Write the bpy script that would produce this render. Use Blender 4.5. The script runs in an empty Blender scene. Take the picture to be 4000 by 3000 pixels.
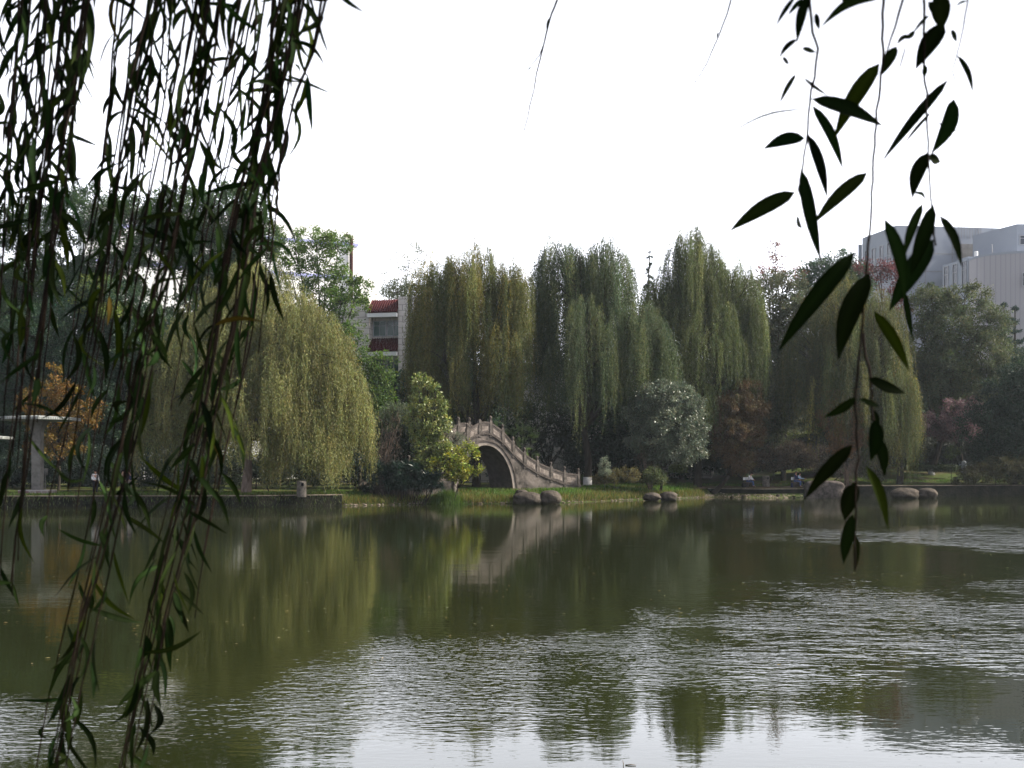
import bpy, bmesh, math, random
import numpy as np
from mathutils import Vector, Matrix

# ------------------------------------------------------------------ camera, sky, sun, exposure
S = bpy.context.scene
COL = S.collection
F = 4400.0           # focal length in pixels of the 4000 x 3000 frame
HX, HY = 2000.0, 1820.0   # vanishing point of the view axis (the horizon row)
EYE = 2.82           # eye height above the water

cam_d = bpy.data.cameras.new('camera')
cam = bpy.data.objects.new('camera', cam_d); COL.objects.link(cam)
cam.location = (0, 0, EYE); cam.rotation_euler = (math.radians(90), 0, 0)
cam_d.sensor_width = 36.0; cam_d.lens = 36.0 * F / 4000.0
cam_d.shift_y = (HY - 1500.0) / 4000.0
cam_d.clip_start = 0.05; cam_d.clip_end = 4000
cam_d.dof.use_dof = True; cam_d.dof.focus_distance = 85.0; cam_d.dof.aperture_fstop = 11.0
S.camera = cam

SUN_AZ = math.radians(86)      # clockwise from the view axis: from the right
SUN_EL = math.radians(38)
W = bpy.data.worlds.new('World'); S.world = W; W.use_nodes = True
wn = W.node_tree; wn.nodes.clear()
sky = wn.nodes.new('ShaderNodeTexSky'); sky.sky_type = 'NISHITA'; sky.sun_disc = False
sky.sun_elevation = SUN_EL; sky.sun_rotation = SUN_AZ
sky.air_density = 1.0; sky.dust_density = 6.0; sky.ozone_density = 1.0; sky.altitude = 300
veil = wn.nodes.new('ShaderNodeMix'); veil.data_type = 'RGBA'; veil.inputs[0].default_value = 0.72
# bright white haze, strongest low down and towards the sun, weaker overhead and behind the viewer
gz = wn.nodes.new('ShaderNodeTexCoord'); vd = wn.nodes.new('ShaderNodeVectorMath'); vd.operation = 'DOT_PRODUCT'
vd.inputs[1].default_value = (math.sin(math.radians(35)), math.cos(math.radians(35)), 0)
fw = wn.nodes.new('ShaderNodeMapRange'); fw.interpolation_type = 'SMOOTHSTEP'
for i_, v_ in ((1, -.7), (2, .75), (3, .40), (4, 1.0)): fw.inputs[i_].default_value = v_
sxz = wn.nodes.new('ShaderNodeSeparateXYZ'); upr = wn.nodes.new('ShaderNodeMapRange'); upr.interpolation_type = 'SMOOTHSTEP'
for i_, v_ in ((1, .42), (2, .95), (3, 1.0), (4, .32)): upr.inputs[i_].default_value = v_
mm = wn.nodes.new('ShaderNodeMath'); mm.operation = 'MULTIPLY'
low = wn.nodes.new('ShaderNodeMapRange'); low.interpolation_type = 'SMOOTHSTEP'; m2 = wn.nodes.new('ShaderNodeMath'); m2.operation = 'MULTIPLY'
for i_, v_ in ((1, .26), (2, .40), (3, 1.0), (4, .40)): low.inputs[i_].default_value = v_
hz = wn.nodes.new('ShaderNodeMix'); hz.data_type = 'RGBA'; hz.inputs[6].default_value = (0, 0, 0, 1); hz.inputs[7].default_value = (14.6, 14.8, 16.0, 1); hz.clamp_factor = False
wn.links.new(gz.outputs['Generated'], vd.inputs[0]); wn.links.new(gz.outputs['Generated'], sxz.inputs[0])
wn.links.new(vd.outputs['Value'], fw.inputs[0]); wn.links.new(sxz.outputs[2], upr.inputs[0])
wn.links.new(fw.outputs[0], mm.inputs[0]); wn.links.new(upr.outputs[0], mm.inputs[1]); wn.links.new(sxz.outputs[2], low.inputs[0]); wn.links.new(mm.outputs[0], m2.inputs[0]); wn.links.new(low.outputs[0], m2.inputs[1]); wn.links.new(m2.outputs[0], hz.inputs[0])
wn.links.new(hz.outputs[2], veil.inputs[7])
bg = wn.nodes.new('ShaderNodeBackground'); bg.inputs[1].default_value = 0.13
wo = wn.nodes.new('ShaderNodeOutputWorld')
wn.links.new(sky.outputs[0], veil.inputs[6]); wn.links.new(veil.outputs[2], bg.inputs[0])
wn.links.new(bg.outputs[0], wo.inputs[0])

sd = bpy.data.lights.new('sun', 'SUN'); sd.energy = 5.0; sd.angle = math.radians(0.6); sd.color = (1.0, 0.93, 0.80)
sun = bpy.data.objects.new('sun', sd); COL.objects.link(sun)
sdir = Vector((math.sin(SUN_AZ) * math.cos(SUN_EL), math.cos(SUN_AZ) * math.cos(SUN_EL), math.sin(SUN_EL)))
sun.rotation_euler = sdir.to_track_quat('Z', 'Y').to_euler(); sun.location = (60, 20, 60)

S.view_settings.view_transform = 'Standard'; S.view_settings.look = 'None'
S.view_settings.exposure = 0.98; S.view_settings.gamma = 1.0; S.view_settings.use_curve_mapping = False
S.cycles.max_bounces = 6; S.cycles.diffuse_bounces = 3; S.cycles.glossy_bounces = 3
S.cycles.transmission_bounces = 3; S.cycles.transparent_max_bounces = 4
S.cycles.use_denoising = True
try: S.cycles.denoiser = 'OPENIMAGEDENOISE'; S.cycles.denoising_prefilter = 'ACCURATE'; S.cycles.denoising_input_passes = 'RGB_ALBEDO_NORMAL'
except Exception: pass
S.cycles.sample_clamp_indirect = 6.0

# ------------------------------------------------------------------ helpers
rng = np.random.default_rng(7)
random.seed(7)

def P(px, py, D):
    return np.array([(px - HX) / F * D, D, EYE + (HY - py) / F * D])

def PX(px, D): return (px - HX) / F * D
def PZ(py, D): return EYE + (HY - py) / F * D

def tag(o, label=None, cat=None, group=None, kind=None):
    if label: o['label'] = label
    if cat: o['category'] = cat
    if group: o['group'] = group
    if kind: o['kind'] = kind
    return o

def empty(name, loc, label=None, cat=None, group=None):
    o = bpy.data.objects.new(name, None); COL.objects.link(o); o.location = Vector(loc)
    o.empty_display_size = 0.2
    return tag(o, label, cat, group)

def link(name, me, mat, parent=None):
    o = bpy.data.objects.new(name, me); COL.objects.link(o)
    mats = mat if isinstance(mat, (list, tuple)) else [mat]
    for m in mats: me.materials.append(m)
    if parent is not None:
        me.transform(Matrix.Translation(-root_loc(parent)))
        o.parent = parent
    return o

def root_loc(o):
    v = Vector((0, 0, 0))
    while o is not None:
        v += Vector(o.location); o = o.parent
    return v

class MB:
    """collects shapes and links them as one mesh object (world coordinates)"""
    def __init__(s): s.v = []; s.f = []; s.m = []; s.mi = 0
    def add(s, V, Fs):
        n = len(s.v); s.v.extend([tuple(map(float, p)) for p in V])
        for f in Fs: s.f.append(tuple(i + n for i in f)); s.m.append(s.mi)
    def box(s, c, size, ax=None):
        """centre, full sizes, optional 3 axes"""
        c = np.array(c, float); h = np.array(size, float) / 2
        A = np.eye(3) if ax is None else np.array(ax, float)
        V = []
        for z in (-1, 1):
            for x, y in ((-1, -1), (1, -1), (1, 1), (-1, 1)):
                V.append(c + A[0] * x * h[0] + A[1] * y * h[1] + A[2] * z * h[2])
        s.add(V, [(0, 3, 2, 1), (4, 5, 6, 7), (0, 1, 5, 4), (1, 2, 6, 5), (2, 3, 7, 6), (3, 0, 4, 7)])
    def prism(s, pts, z0, z1):
        """footprint polygon (counter-clockwise from above) extruded from z0 to z1"""
        n = len(pts)
        V = [(p[0], p[1], z0) for p in pts] + [(p[0], p[1], z1) for p in pts]
        Fs = [tuple(range(n - 1, -1, -1)), tuple(range(n, 2 * n))]
        for i in range(n):
            j = (i + 1) % n; Fs.append((i, j, n + j, n + i))
        s.add(V, Fs)
    def slab(s, pts, d):
        """planar polygon of 3-D points extruded along vector d"""
        n = len(pts); d = np.array(d, float)
        V = [np.array(p, float) for p in pts] + [np.array(p, float) + d for p in pts]
        Fs = [tuple(range(n - 1, -1, -1)), tuple(range(n, 2 * n))]
        for i in range(n):
            j = (i + 1) % n; Fs.append((i, j, n + j, n + i))
        s.add(V, Fs)
    def tube(s, pts, rad, n=6, cap=True):
        pts = [np.array(p, float) for p in pts]
        if not hasattr(rad, '__len__'): rad = [rad] * len(pts)
        V = []; k = len(pts); prev = None
        for i, p in enumerate(pts):
            t = pts[min(i + 1, k - 1)] - pts[max(i - 1, 0)]
            t = t / (np.linalg.norm(t) + 1e-9)
            a = np.cross(t, prev) if prev is not None and np.linalg.norm(np.cross(t, prev)) > 1e-3 else np.cross(t, [0.31, 0.92, 0.17] if abs(t[2]) > .5 else [0, 0, 1.])
            a = a / (np.linalg.norm(a) + 1e-9); b = np.cross(t, a); prev = np.cross(a, t) if False else None
            for q in range(n):
                w = 2 * math.pi * q / n
                V.append(p + rad[i] * (math.cos(w) * a + math.sin(w) * b))
        Fs = []
        for i in range(k - 1):
            for q in range(n):
                r = (q + 1) % n
                Fs.append((i * n + q, i * n + r, (i + 1) * n + r, (i + 1) * n + q))
        if cap:
            Fs.append(tuple(range(n - 1, -1, -1))); Fs.append(tuple((k - 1) * n + q for q in range(n)))
        s.add(V, Fs)
    def lathe(s, prof, c, n=16):
        """profile of (radius, z) turned about the vertical through c"""
        V = []
        for r, z in prof:
            for q in range(n):
                w = 2 * math.pi * q / n
                V.append((c[0] + r * math.cos(w), c[1] + r * math.sin(w), c[2] + z))
        Fs = []
        for i in range(len(prof) - 1):
            for q in range(n):
                r = (q + 1) % n
                Fs.append((i * n + q, i * n + r, (i + 1) * n + r, (i + 1) * n + q))
        Fs.append(tuple(range(n - 1, -1, -1))); k = len(prof) - 1
        Fs.append(tuple(k * n + q for q in range(n)))
        s.add(V, Fs)
    def ball(s, c, r, n=10, m=7):
        r = np.array(r if hasattr(r, '__len__') else (r, r, r), float); c = np.array(c, float)
        V = [c + (0, 0, -r[2])]
        for i in range(1, m):
            t = math.pi * i / m
            for q in range(n):
                w = 2 * math.pi * q / n
                V.append(c + r * np.array((math.sin(t) * math.cos(w), math.sin(t) * math.sin(w), -math.cos(t))))
        V.append(c + (0, 0, r[2])); Fs = []
        for q in range(n): Fs.append((0, 1 + (q + 1) % n, 1 + q))
        for i in range(m - 2):
            for q in range(n):
                a = 1 + i * n; r2 = (q + 1) % n
                Fs.append((a + q, a + r2, a + n + r2, a + n + q))
        e = len(V) - 1; a = 1 + (m - 2) * n
        for q in range(n): Fs.append((a + q, a + (q + 1) % n, e))
        s.add(V, Fs)
    def build(s, name, mat, parent=None, smooth=False, bevel=0):
        me = bpy.data.meshes.new(name); me.from_pydata(s.v, [], s.f); me.update()
        o = link(name, me, mat, parent)
        if any(s.m): me.polygons.foreach_set('material_index', s.m)
        if smooth: me.polygons.foreach_set('use_smooth', [True] * len(me.polygons))
        if bevel:
            b = o.modifiers.new('bevel', 'BEVEL'); b.width = bevel; b.segments = 2; b.limit_method = 'ANGLE'
        return o

def quad_mesh(name, V, tint, mat, parent=None):
    """V (n,4,3) quads, tint (n,3) colour of each leaf"""
    n = len(V); me = bpy.data.meshes.new(name)
    me.vertices.add(4 * n); me.loops.add(4 * n); me.polygons.add(n)
    me.vertices.foreach_set('co', np.ascontiguousarray(V, dtype=np.float32).ravel())
    me.loops.foreach_set('vertex_index', np.arange(4 * n, dtype=np.int32))
    me.polygons.foreach_set('loop_start', np.arange(0, 4 * n, 4, dtype=np.int32))
    me.polygons.foreach_set('loop_total', np.full(n, 4, dtype=np.int32))
    me.update(calc_edges=True)
    a = me.attributes.new('tint', 'FLOAT_COLOR', 'POINT')
    c = np.ones((n, 4, 4), np.float32); c[:, :, :3] = tint[:, None, :]
    a.data.foreach_set('color', c.ravel())
    return link(name, me, mat, parent)

def unit(v): return v / (np.linalg.norm(v, axis=-1, keepdims=True) + 1e-9)

def kites(c, d, length, width, nrm=None):
    """leaf-shaped quads: base c, direction d (unit), arrays of length and width"""
    n = len(c)
    if nrm is None: nrm = rng.normal(size=(n, 3))
    side = unit(np.cross(d, nrm)); L = np.asarray(length).reshape(-1, 1) * np.ones((n, 1)); w = np.asarray(width).reshape(-1, 1) * np.ones((n, 1))
    mid = c + d * L * 0.42
    up = unit(np.cross(side, d)) * L * 0.06
    return np.stack([c, mid + side * w * 0.5 + up, c + d * L, mid - side * w * 0.5 + up], axis=1)

# ------------------------------------------------------------------ materials
def new_mat(name):
    m = bpy.data.materials.new(name); m.use_nodes = True
    nt = m.node_tree; nt.nodes.clear()
    out = nt.nodes.new('ShaderNodeOutputMaterial')
    return m, nt, out

def N(nt, t, **kw):
    n = nt.nodes.new(t)
    for k, v in kw.items(): setattr(n, k, v)
    return n

def solid(name, c1, c2, scale=3.0, rough=0.8, bump=0.0, detail=5, spec=0.08, stretch=(1, 1, 1), metallic=0.0, lo=.35, hi=.65, bscale=None):
    """two-tone noise surface in object space"""
    m, nt, out = new_mat(name)
    b = N(nt, 'ShaderNodeBsdfPrincipled'); b.inputs['Roughness'].default_value = rough
    b.inputs['Specular IOR Level'].default_value = spec; b.inputs['Metallic'].default_value = metallic
    tc = N(nt, 'ShaderNodeTexCoord'); mp = N(nt, 'ShaderNodeMapping'); mp.inputs['Scale'].default_value = stretch
    nz = N(nt, 'ShaderNodeTexNoise'); nz.inputs['Scale'].default_value = scale; nz.inputs['Detail'].default_value = detail
    nz.inputs['Roughness'].default_value = 0.65
    cr = N(nt, 'ShaderNodeValToRGB')
    cr.color_ramp.elements[0].position = lo; cr.color_ramp.elements[1].position = hi
    cr.color_ramp.elements[0].color = (*c1, 1); cr.color_ramp.elements[1].color = (*c2, 1)
    L = nt.links.new
    L(tc.outputs['Object'], mp.inputs[0]); L(mp.outputs[0], nz.inputs['Vector']); L(nz.outputs['Fac'], cr.inputs[0])
    L(cr.outputs[0], b.inputs['Base Color']); L(b.outputs[0], out.inputs[0])
    if bump:
        bp = N(nt, 'ShaderNodeBump'); bp.inputs['Strength'].default_value = 1; bp.inputs['Distance'].default_value = bump
        n2 = N(nt, 'ShaderNodeTexNoise'); n2.inputs['Scale'].default_value = bscale or scale * 4; n2.inputs['Detail'].default_value = 6
        L(mp.outputs[0], n2.inputs['Vector']); L(n2.outputs['Fac'], bp.inputs['Height']); L(bp.outputs[0], b.inputs['Normal'])
    return m

def leaf_mat(name, transl=0.35, rough=0.55, spec=0.25, gain=1.0):
    m, nt, out = new_mat(name); L = nt.links.new
    at = N(nt, 'ShaderNodeAttribute'); at.attribute_name = 'tint'
    b = N(nt, 'ShaderNodeBsdfPrincipled'); b.inputs['Roughness'].default_value = rough; b.inputs['Specular IOR Level'].default_value = spec
    t = N(nt, 'ShaderNodeBsdfTranslucent'); mx = N(nt, 'ShaderNodeMixShader'); mx.inputs[0].default_value = transl
    hs = N(nt, 'ShaderNodeHueSaturation'); hs.inputs['Saturation'].default_value = 1.15; hs.inputs['Value'].default_value = 1.15 * gain
    L(at.outputs['Color'], b.inputs['Base Color']); L(at.outputs['Color'], hs.inputs['Color']); L(hs.outputs[0], t.inputs['Color'])
    L(b.outputs[0], mx.inputs[1]); L(t.outputs[0], mx.inputs[2]); L(mx.outputs[0], out.inputs[0])
    return m

M_LEAF = leaf_mat('foliage')
M_GLOSSY_LEAF = leaf_mat('glossy_foliage', 0.25, 0.38, 0.5)
M_BARK = solid('bark', (.018, .015, .012), (.05, .042, .034), 6, .9, .02, stretch=(1, 1, .25))
M_PALE_BARK = solid('pale_bark', (.12, .09, .075), (.26, .20, .17), 5, .9, .02, stretch=(1, 1, .3))
M_LIME = solid('limewash', (.38, .37, .36), (.55, .53, .52), 6, .9, .01)
M_TWIG = solid('twig', (.010, .007, .006), (.026, .017, .013), 20, .8)
M_STONE = solid('bridge_stone', (.032, .029, .026), (.175, .15, .135), .9, .92, .03, detail=10, lo=.38, hi=.64)
M_STONE_DARK = solid('weathered_stone', (.035, .031, .028), (.12, .10, .09), 2.4, .95, .03, detail=8)
M_VAULT = solid('vault_brick', (.05, .042, .04), (.12, .10, .095), 2, .95, .02, detail=8)
M_CARVED = solid('carved_panel', (.085, .07, .062), (.27, .23, .205), 3.2, .95, .05, detail=9, bscale=9)
M_ROCK = solid('river_rock', (.028, .024, .020), (.105, .088, .074), 1.8, .9, .07, detail=9)
M_WALLSTONE = solid('bank_wall', (.006, .008, .006), (.032, .030, .022), 1.2, .95, .06, detail=8)  # near-black tone also carries the shade on the bank face
M_CONCRETE = solid('concrete', (.11, .105, .10), (.20, .19, .18), 2, .9, .01)  # tone lowered to put the shelter column's shade into its colour
M_BIN = solid('bin_concrete', (.07, .062, .054), (.17, .15, .13), 3, .95, .02)
M_BLACK = solid('black', (.01, .01, .012), (.02, .02, .022), 5, .6)
M_WOOD = solid('bench_wood', (.09, .06, .04), (.16, .11, .08), 8, .8, stretch=(.2, 1, 1))
M_PLASTER = solid('white_plaster', (.74, .74, .74), (.84, .84, .83), .5, .9)
M_BLUE = solid('blue_band', (.34, .36, .62), (.40, .42, .66), 2, .7)
M_PIPE = solid('brown_pipe', (.045, .018, .017), (.07, .028, .026), 2, .6)
M_GREYROOF = solid('grey_plant', (.22, .21, .21), (.32, .31, .30), 1, .9)
M_DOME = solid('green_dome', (.35, .52, .47), (.45, .60, .55), 1, .6)
M_REDTILE = solid('red_roof_tile', (.050, .011, .013), (.085, .020, .023), 4, .7, .01)
M_FRAME = solid('window_frame', (.34, .35, .38), (.42, .43, .46), 3, .6)
M_GREYTILE = solid('grey_facade', (.27, .295, .35), (.345, .37, .42), .18, .75, detail=3, lo=.2, hi=.8)
M_METAL = solid('railing_metal', (.25, .25, .26), (.35, .35, .36), 4, .5)

def glass(name, c):
    m, nt, out = new_mat(name); b = N(nt, 'ShaderNodeBsdfPrincipled')
    b.inputs['Base Color'].default_value = (*c, 1); b.inputs['Roughness'].default_value = .12
    b.inputs['Specular IOR Level'].default_value = .5
    nt.links.new(b.outputs[0], out.inputs[0]); return m
M_GLASS = glass('dark_glass', (.02, .026, .045))
M_GREENGLASS = glass('green_glass', (.012, .055, .05))

def tile_wall(name, c1, c2, mortar, bw, bh):
    m, nt, out = new_mat(name); L = nt.links.new
    b = N(nt, 'ShaderNodeBsdfPrincipled'); b.inputs['Roughness'].default_value = .7
    tc = N(nt, 'ShaderNodeTexCoord'); sx = N(nt, 'ShaderNodeSeparateXYZ'); cx = N(nt, 'ShaderNodeCombineXYZ')
    ad = N(nt, 'ShaderNodeMath', operation='ADD')
    br = N(nt, 'ShaderNodeTexBrick'); br.inputs['Color1'].default_value = (*c1, 1); br.inputs['Color2'].default_value = (*c2, 1)
    br.inputs['Mortar'].default_value = (*mortar, 1); br.inputs['Scale'].default_value = 1
    br.inputs['Brick Width'].default_value = bw; br.inputs['Row Height'].default_value = bh; br.inputs['Mortar Size'].default_value = .035
    L(tc.outputs['Object'], sx.inputs[0]); L(sx.outputs[0], ad.inputs[0]); L(sx.outputs[1], ad.inputs[1])
    L(ad.outputs[0], cx.inputs[0]); L(sx.outputs[2], cx.inputs[1]); L(cx.outputs[0], br.inputs['Vector'])
    L(br.outputs['Color'], b.inputs['Base Color']); L(b.outputs[0], out.inputs[0]); return m
M_CREAM = tile_wall('cream_tile', (.62, .57, .54), (.66, .61, .58), (.34, .30, .28), 1.3, .62)
M_WHITETILE = tile_wall('white_tile', (.86, .86, .86), (.89, .89, .89), (.74, .74, .74), .9, .5)
M_MOSAIC = tile_wall('mosaic', (.24, .20, .20), (.13, .06, .065), (.3, .28, .27), .42, .3)

def ribbed(name, c1, c2):
    """vertical ribs on the curved grey facade"""
    m, nt, out = new_mat(name); L = nt.links.new
    b = N(nt, 'ShaderNodeBsdfPrincipled'); b.inputs['Roughness'].default_value = .75
    tc = N(nt, 'ShaderNodeTexCoord'); wv = N(nt, 'ShaderNodeTexWave', wave_type='BANDS', bands_direction='X')
    wv.inputs['Scale'].default_value = .62
    cr = N(nt, 'ShaderNodeValToRGB'); cr.color_ramp.elements[0].position = .04; cr.color_ramp.elements[1].position = .16
    cr.color_ramp.elements[0].color = (*c1, 1); cr.color_ramp.elements[1].color = (*c2, 1)
    L(tc.outputs['Object'], wv.inputs['Vector']); L(wv.outputs['Fac'], cr.inputs[0]); L(cr.outputs[0], b.inputs['Base Color'])
    L(b.outputs[0], out.inputs[0]); return m
M_RIBBED = ribbed('ribbed_facade', (.305, .295, .33), (.365, .35, .375))

# ------------------------------------------------------------------ ground and water
SHORE = [(-9000, 1990), (-600, 1986), (0, 1984), (1000, 1982), (1340, 1976), (1700, 1969), (2000, 1968), (2230, 1964), (2400, 1956), (2800, 1942),
         (3000, 1946), (3200, 1944), (3500, 1943), (4000, 1940), (4600, 1938), (9000, 1936)]
_sx, _sy = [], []
for px, py in SHORE:
    D = EYE * F / (py - HY); _sx.append(PX(px, D)); _sy.append(D)
def shore(x): return np.interp(x, _sx, _sy)
def sstep(a, b, x): t = np.clip((x - a) / (b - a), 0, 1); return t * t * (3 - 2 * t)
X_WALL_L = PX(1330, 79.0)      # the walled bank ends here
X_WALL_R = PX(2790, 101.0)     # and the kerbed bank begins here

def ground_z(x, y):
    x = np.asarray(x, float); y = np.asarray(y, float)
    s = y - shore(x)
    rise = 0.006 + 0.062 * sstep(1, 11, x) + 0.055 * sstep(24, 34, x)
    top = 0.80 + 0.25 * sstep(24, 32, x) + np.minimum(rise * np.clip(s - 6, 0, None), 1.75 + 0.02 * np.clip(s - 40, 0, 30))
    mid = np.clip(s / 4.2, 0, 1) ** 0.8 * top
    wall = np.where(s > 0.32, top, -0.9)
    rightp = np.where(s > 3.2, top, np.clip(s / 3.2, 0, 1) * (0.34))
    rightw = np.where(s > 1.5, top, -0.9)
    ledge = np.where(x > PX(3180, 100), rightw, rightp)
    far = np.where(x < X_WALL_L, wall, np.where(x > X_WALL_R, ledge, mid))
    far = np.where(s < -0.01, np.maximum(-0.9, s * 0.35), far)
    far = np.where((s < 0.3) & (x < X_WALL_L), -0.9, far)
    near = np.where(y < 3.4, 1.15, np.where(y < 5.0, 1.15 - (y - 3.4) / 1.6 * 2.0, far))
    side = np.abs(x) > 190
    return np.where(side & (y < 110), 1.2, near)

def build_ground():
    xs = np.unique(np.concatenate([np.linspace(-1500, -200, 12), np.linspace(-200, -60, 20), np.linspace(-60, 75, 280), np.linspace(75, 200, 18), np.linspace(200, 1500, 12),
                                   [X_WALL_L - .02, X_WALL_L + .02, X_WALL_R - .02, X_WALL_R + .02]]))
    offs = np.concatenate([[-60, -30, -10, -4, -2, -1, -.5, -.02], np.linspace(0, 6, 26)[0:], [.30, .34, 1.48, 1.52, 3.18, 3.22, 6.5, 7, 8, 9, 10, 12, 14, 16, 18, 20, 23, 26, 30, 35, 40, 50, 60, 80, 120, 200, 400, 900, 1900]])
    offs = np.unique(offs)
    near = np.array([-60, -20, -5, 0, 2, 3.39, 3.41, 4.2, 5.0, 8])
    rows = []
    sh = shore(xs)
    for y in near: rows.append(np.full(len(xs), y))
    for o in offs: rows.append(sh + o)
    Y = np.array(rows); X = np.tile(xs, (len(Y), 1)); Z = ground_z(X, Y)
    s = Y - shore(X); bumpy = (s > 4.5) & (s < 60) & (Y > 50)
    Z = Z + np.where(bumpy, 0.07 * np.sin(X * 1.1 + Y * .37) * np.sin(Y * .9 - X * .23) + .04 * np.sin(X * 2.7 + 1) * np.sin(Y * 2.1), 0)
    nr, nc = X.shape
    V = np.stack([X, Y, Z], -1).reshape(-1, 3)
    me = bpy.data.meshes.new('ground')
    idx = np.arange(nr * nc).reshape(nr, nc)
    q = np.stack([idx[:-1, :-1], idx[:-1, 1:], idx[1:, 1:], idx[1:, :-1]], -1).reshape(-1, 4)
    me.from_pydata(V.tolist(), [], q.tolist()); me.update()
    m, nt, out = new_mat('bank_turf'); L = nt.links.new
    b = N(nt, 'ShaderNodeBsdfPrincipled'); b.inputs['Roughness'].default_value = .95; b.inputs['Specular IOR Level'].default_value = .1
    g = N(nt, 'ShaderNodeNewGeometry')
    n1 = N(nt, 'ShaderNodeTexNoise'); n1.inputs['Scale'].default_value = .33; n1.inputs['Detail'].default_value = 7; n1.inputs['Roughness'].default_value = .7
    n2 = N(nt, 'ShaderNodeTexNoise'); n2.inputs['Scale'].default_value = 6; n2.inputs['Detail'].default_value = 5
    c1 = N(nt, 'ShaderNodeValToRGB'); e = c1.color_ramp.elements
    e[0].position = .38; e[0].color = (.070, .050, .030, 1); e[1].position = .62; e[1].color = (.042, .075, .013, 1)
    k = c1.color_ramp.elements.new(.5); k.color = (.055, .065, .018, 1)
    c2 = N(nt, 'ShaderNodeMix', data_type='RGBA', blend_type='MULTIPLY'); c2.inputs[0].default_value = .8
    r2 = N(nt, 'ShaderNodeValToRGB'); r2.color_ramp.elements[0].color = (.45, .45, .45, 1); r2.color_ramp.elements[1].color = (1.5, 1.5, 1.4, 1)
    bp = N(nt, 'ShaderNodeBump'); bp.inputs['Distance'].default_value = .08
    L(g.outputs['Position'], n1.inputs['Vector']); L(g.outputs['Position'], n2.inputs['Vector'])
    L(n1.outputs['Fac'], c1.inputs[0]); L(n2.outputs['Fac'], r2.inputs[0]); L(c1.outputs[0], c2.inputs[6]); L(r2.outputs[0], c2.inputs[7])
    L(c2.outputs[2], b.inputs['Base Color']); L(n2.outputs['Fac'], bp.inputs['Height']); L(bp.outputs[0], b.inputs['Normal'])
    L(b.outputs[0], out.inputs[0])
    o = link('ground', me, m); tag(o, kind='structure')
build_ground()

def bump1(t): return np.exp(-np.abs(t) ** 2.4)
def ripple_amp(px, py):
    """how strongly the breeze ruffles the water at a place (wind patches on the lake)"""
    yc = np.interp(px, [-2000, 0, 700, 1300, 2000, 3000, 4000, 6000], [2820, 2815, 2795, 2690, 2600, 2470, 2410, 2380])
    h = np.interp(px, [-2000, 0, 700, 1300, 2000, 3000, 4000, 6000], [100, 115, 115, 180, 190, 200, 205, 220])
    a = np.interp(px, [-2000, 0, 800, 1350, 2000, 4000], [1.0, 1.0, .75, 1.0, 1.0, 1.0])
    low = np.where(py > yc, 1.0, 0.82)
    A = a * bump1((py - yc) / (h * low + 0 * px))
    st = bump1((py - np.interp(px, [2700, 3200, 4000, 6000], [2085, 2090, 2105, 2120])) / np.interp(px, [2700, 3300, 4000], [16, 30, 36]) * (1 + .25 * np.sin(px / 130.))) * sstep(2650, 3500, px)
    tail = sstep(2150, 2330, py) * sstep(2300, 3200, px) * (1 - sstep(2560, 2700, py)) + .5 * sstep(2330, 2400, py) * sstep(1700, 2300, px) * (1 - sstep(2450, 2560, py)) * (1 - sstep(2300, 3200, px))
    return np.clip(A, 0, 1), np.clip(st, 0, 1), np.clip(tail, 0, 1)

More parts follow.
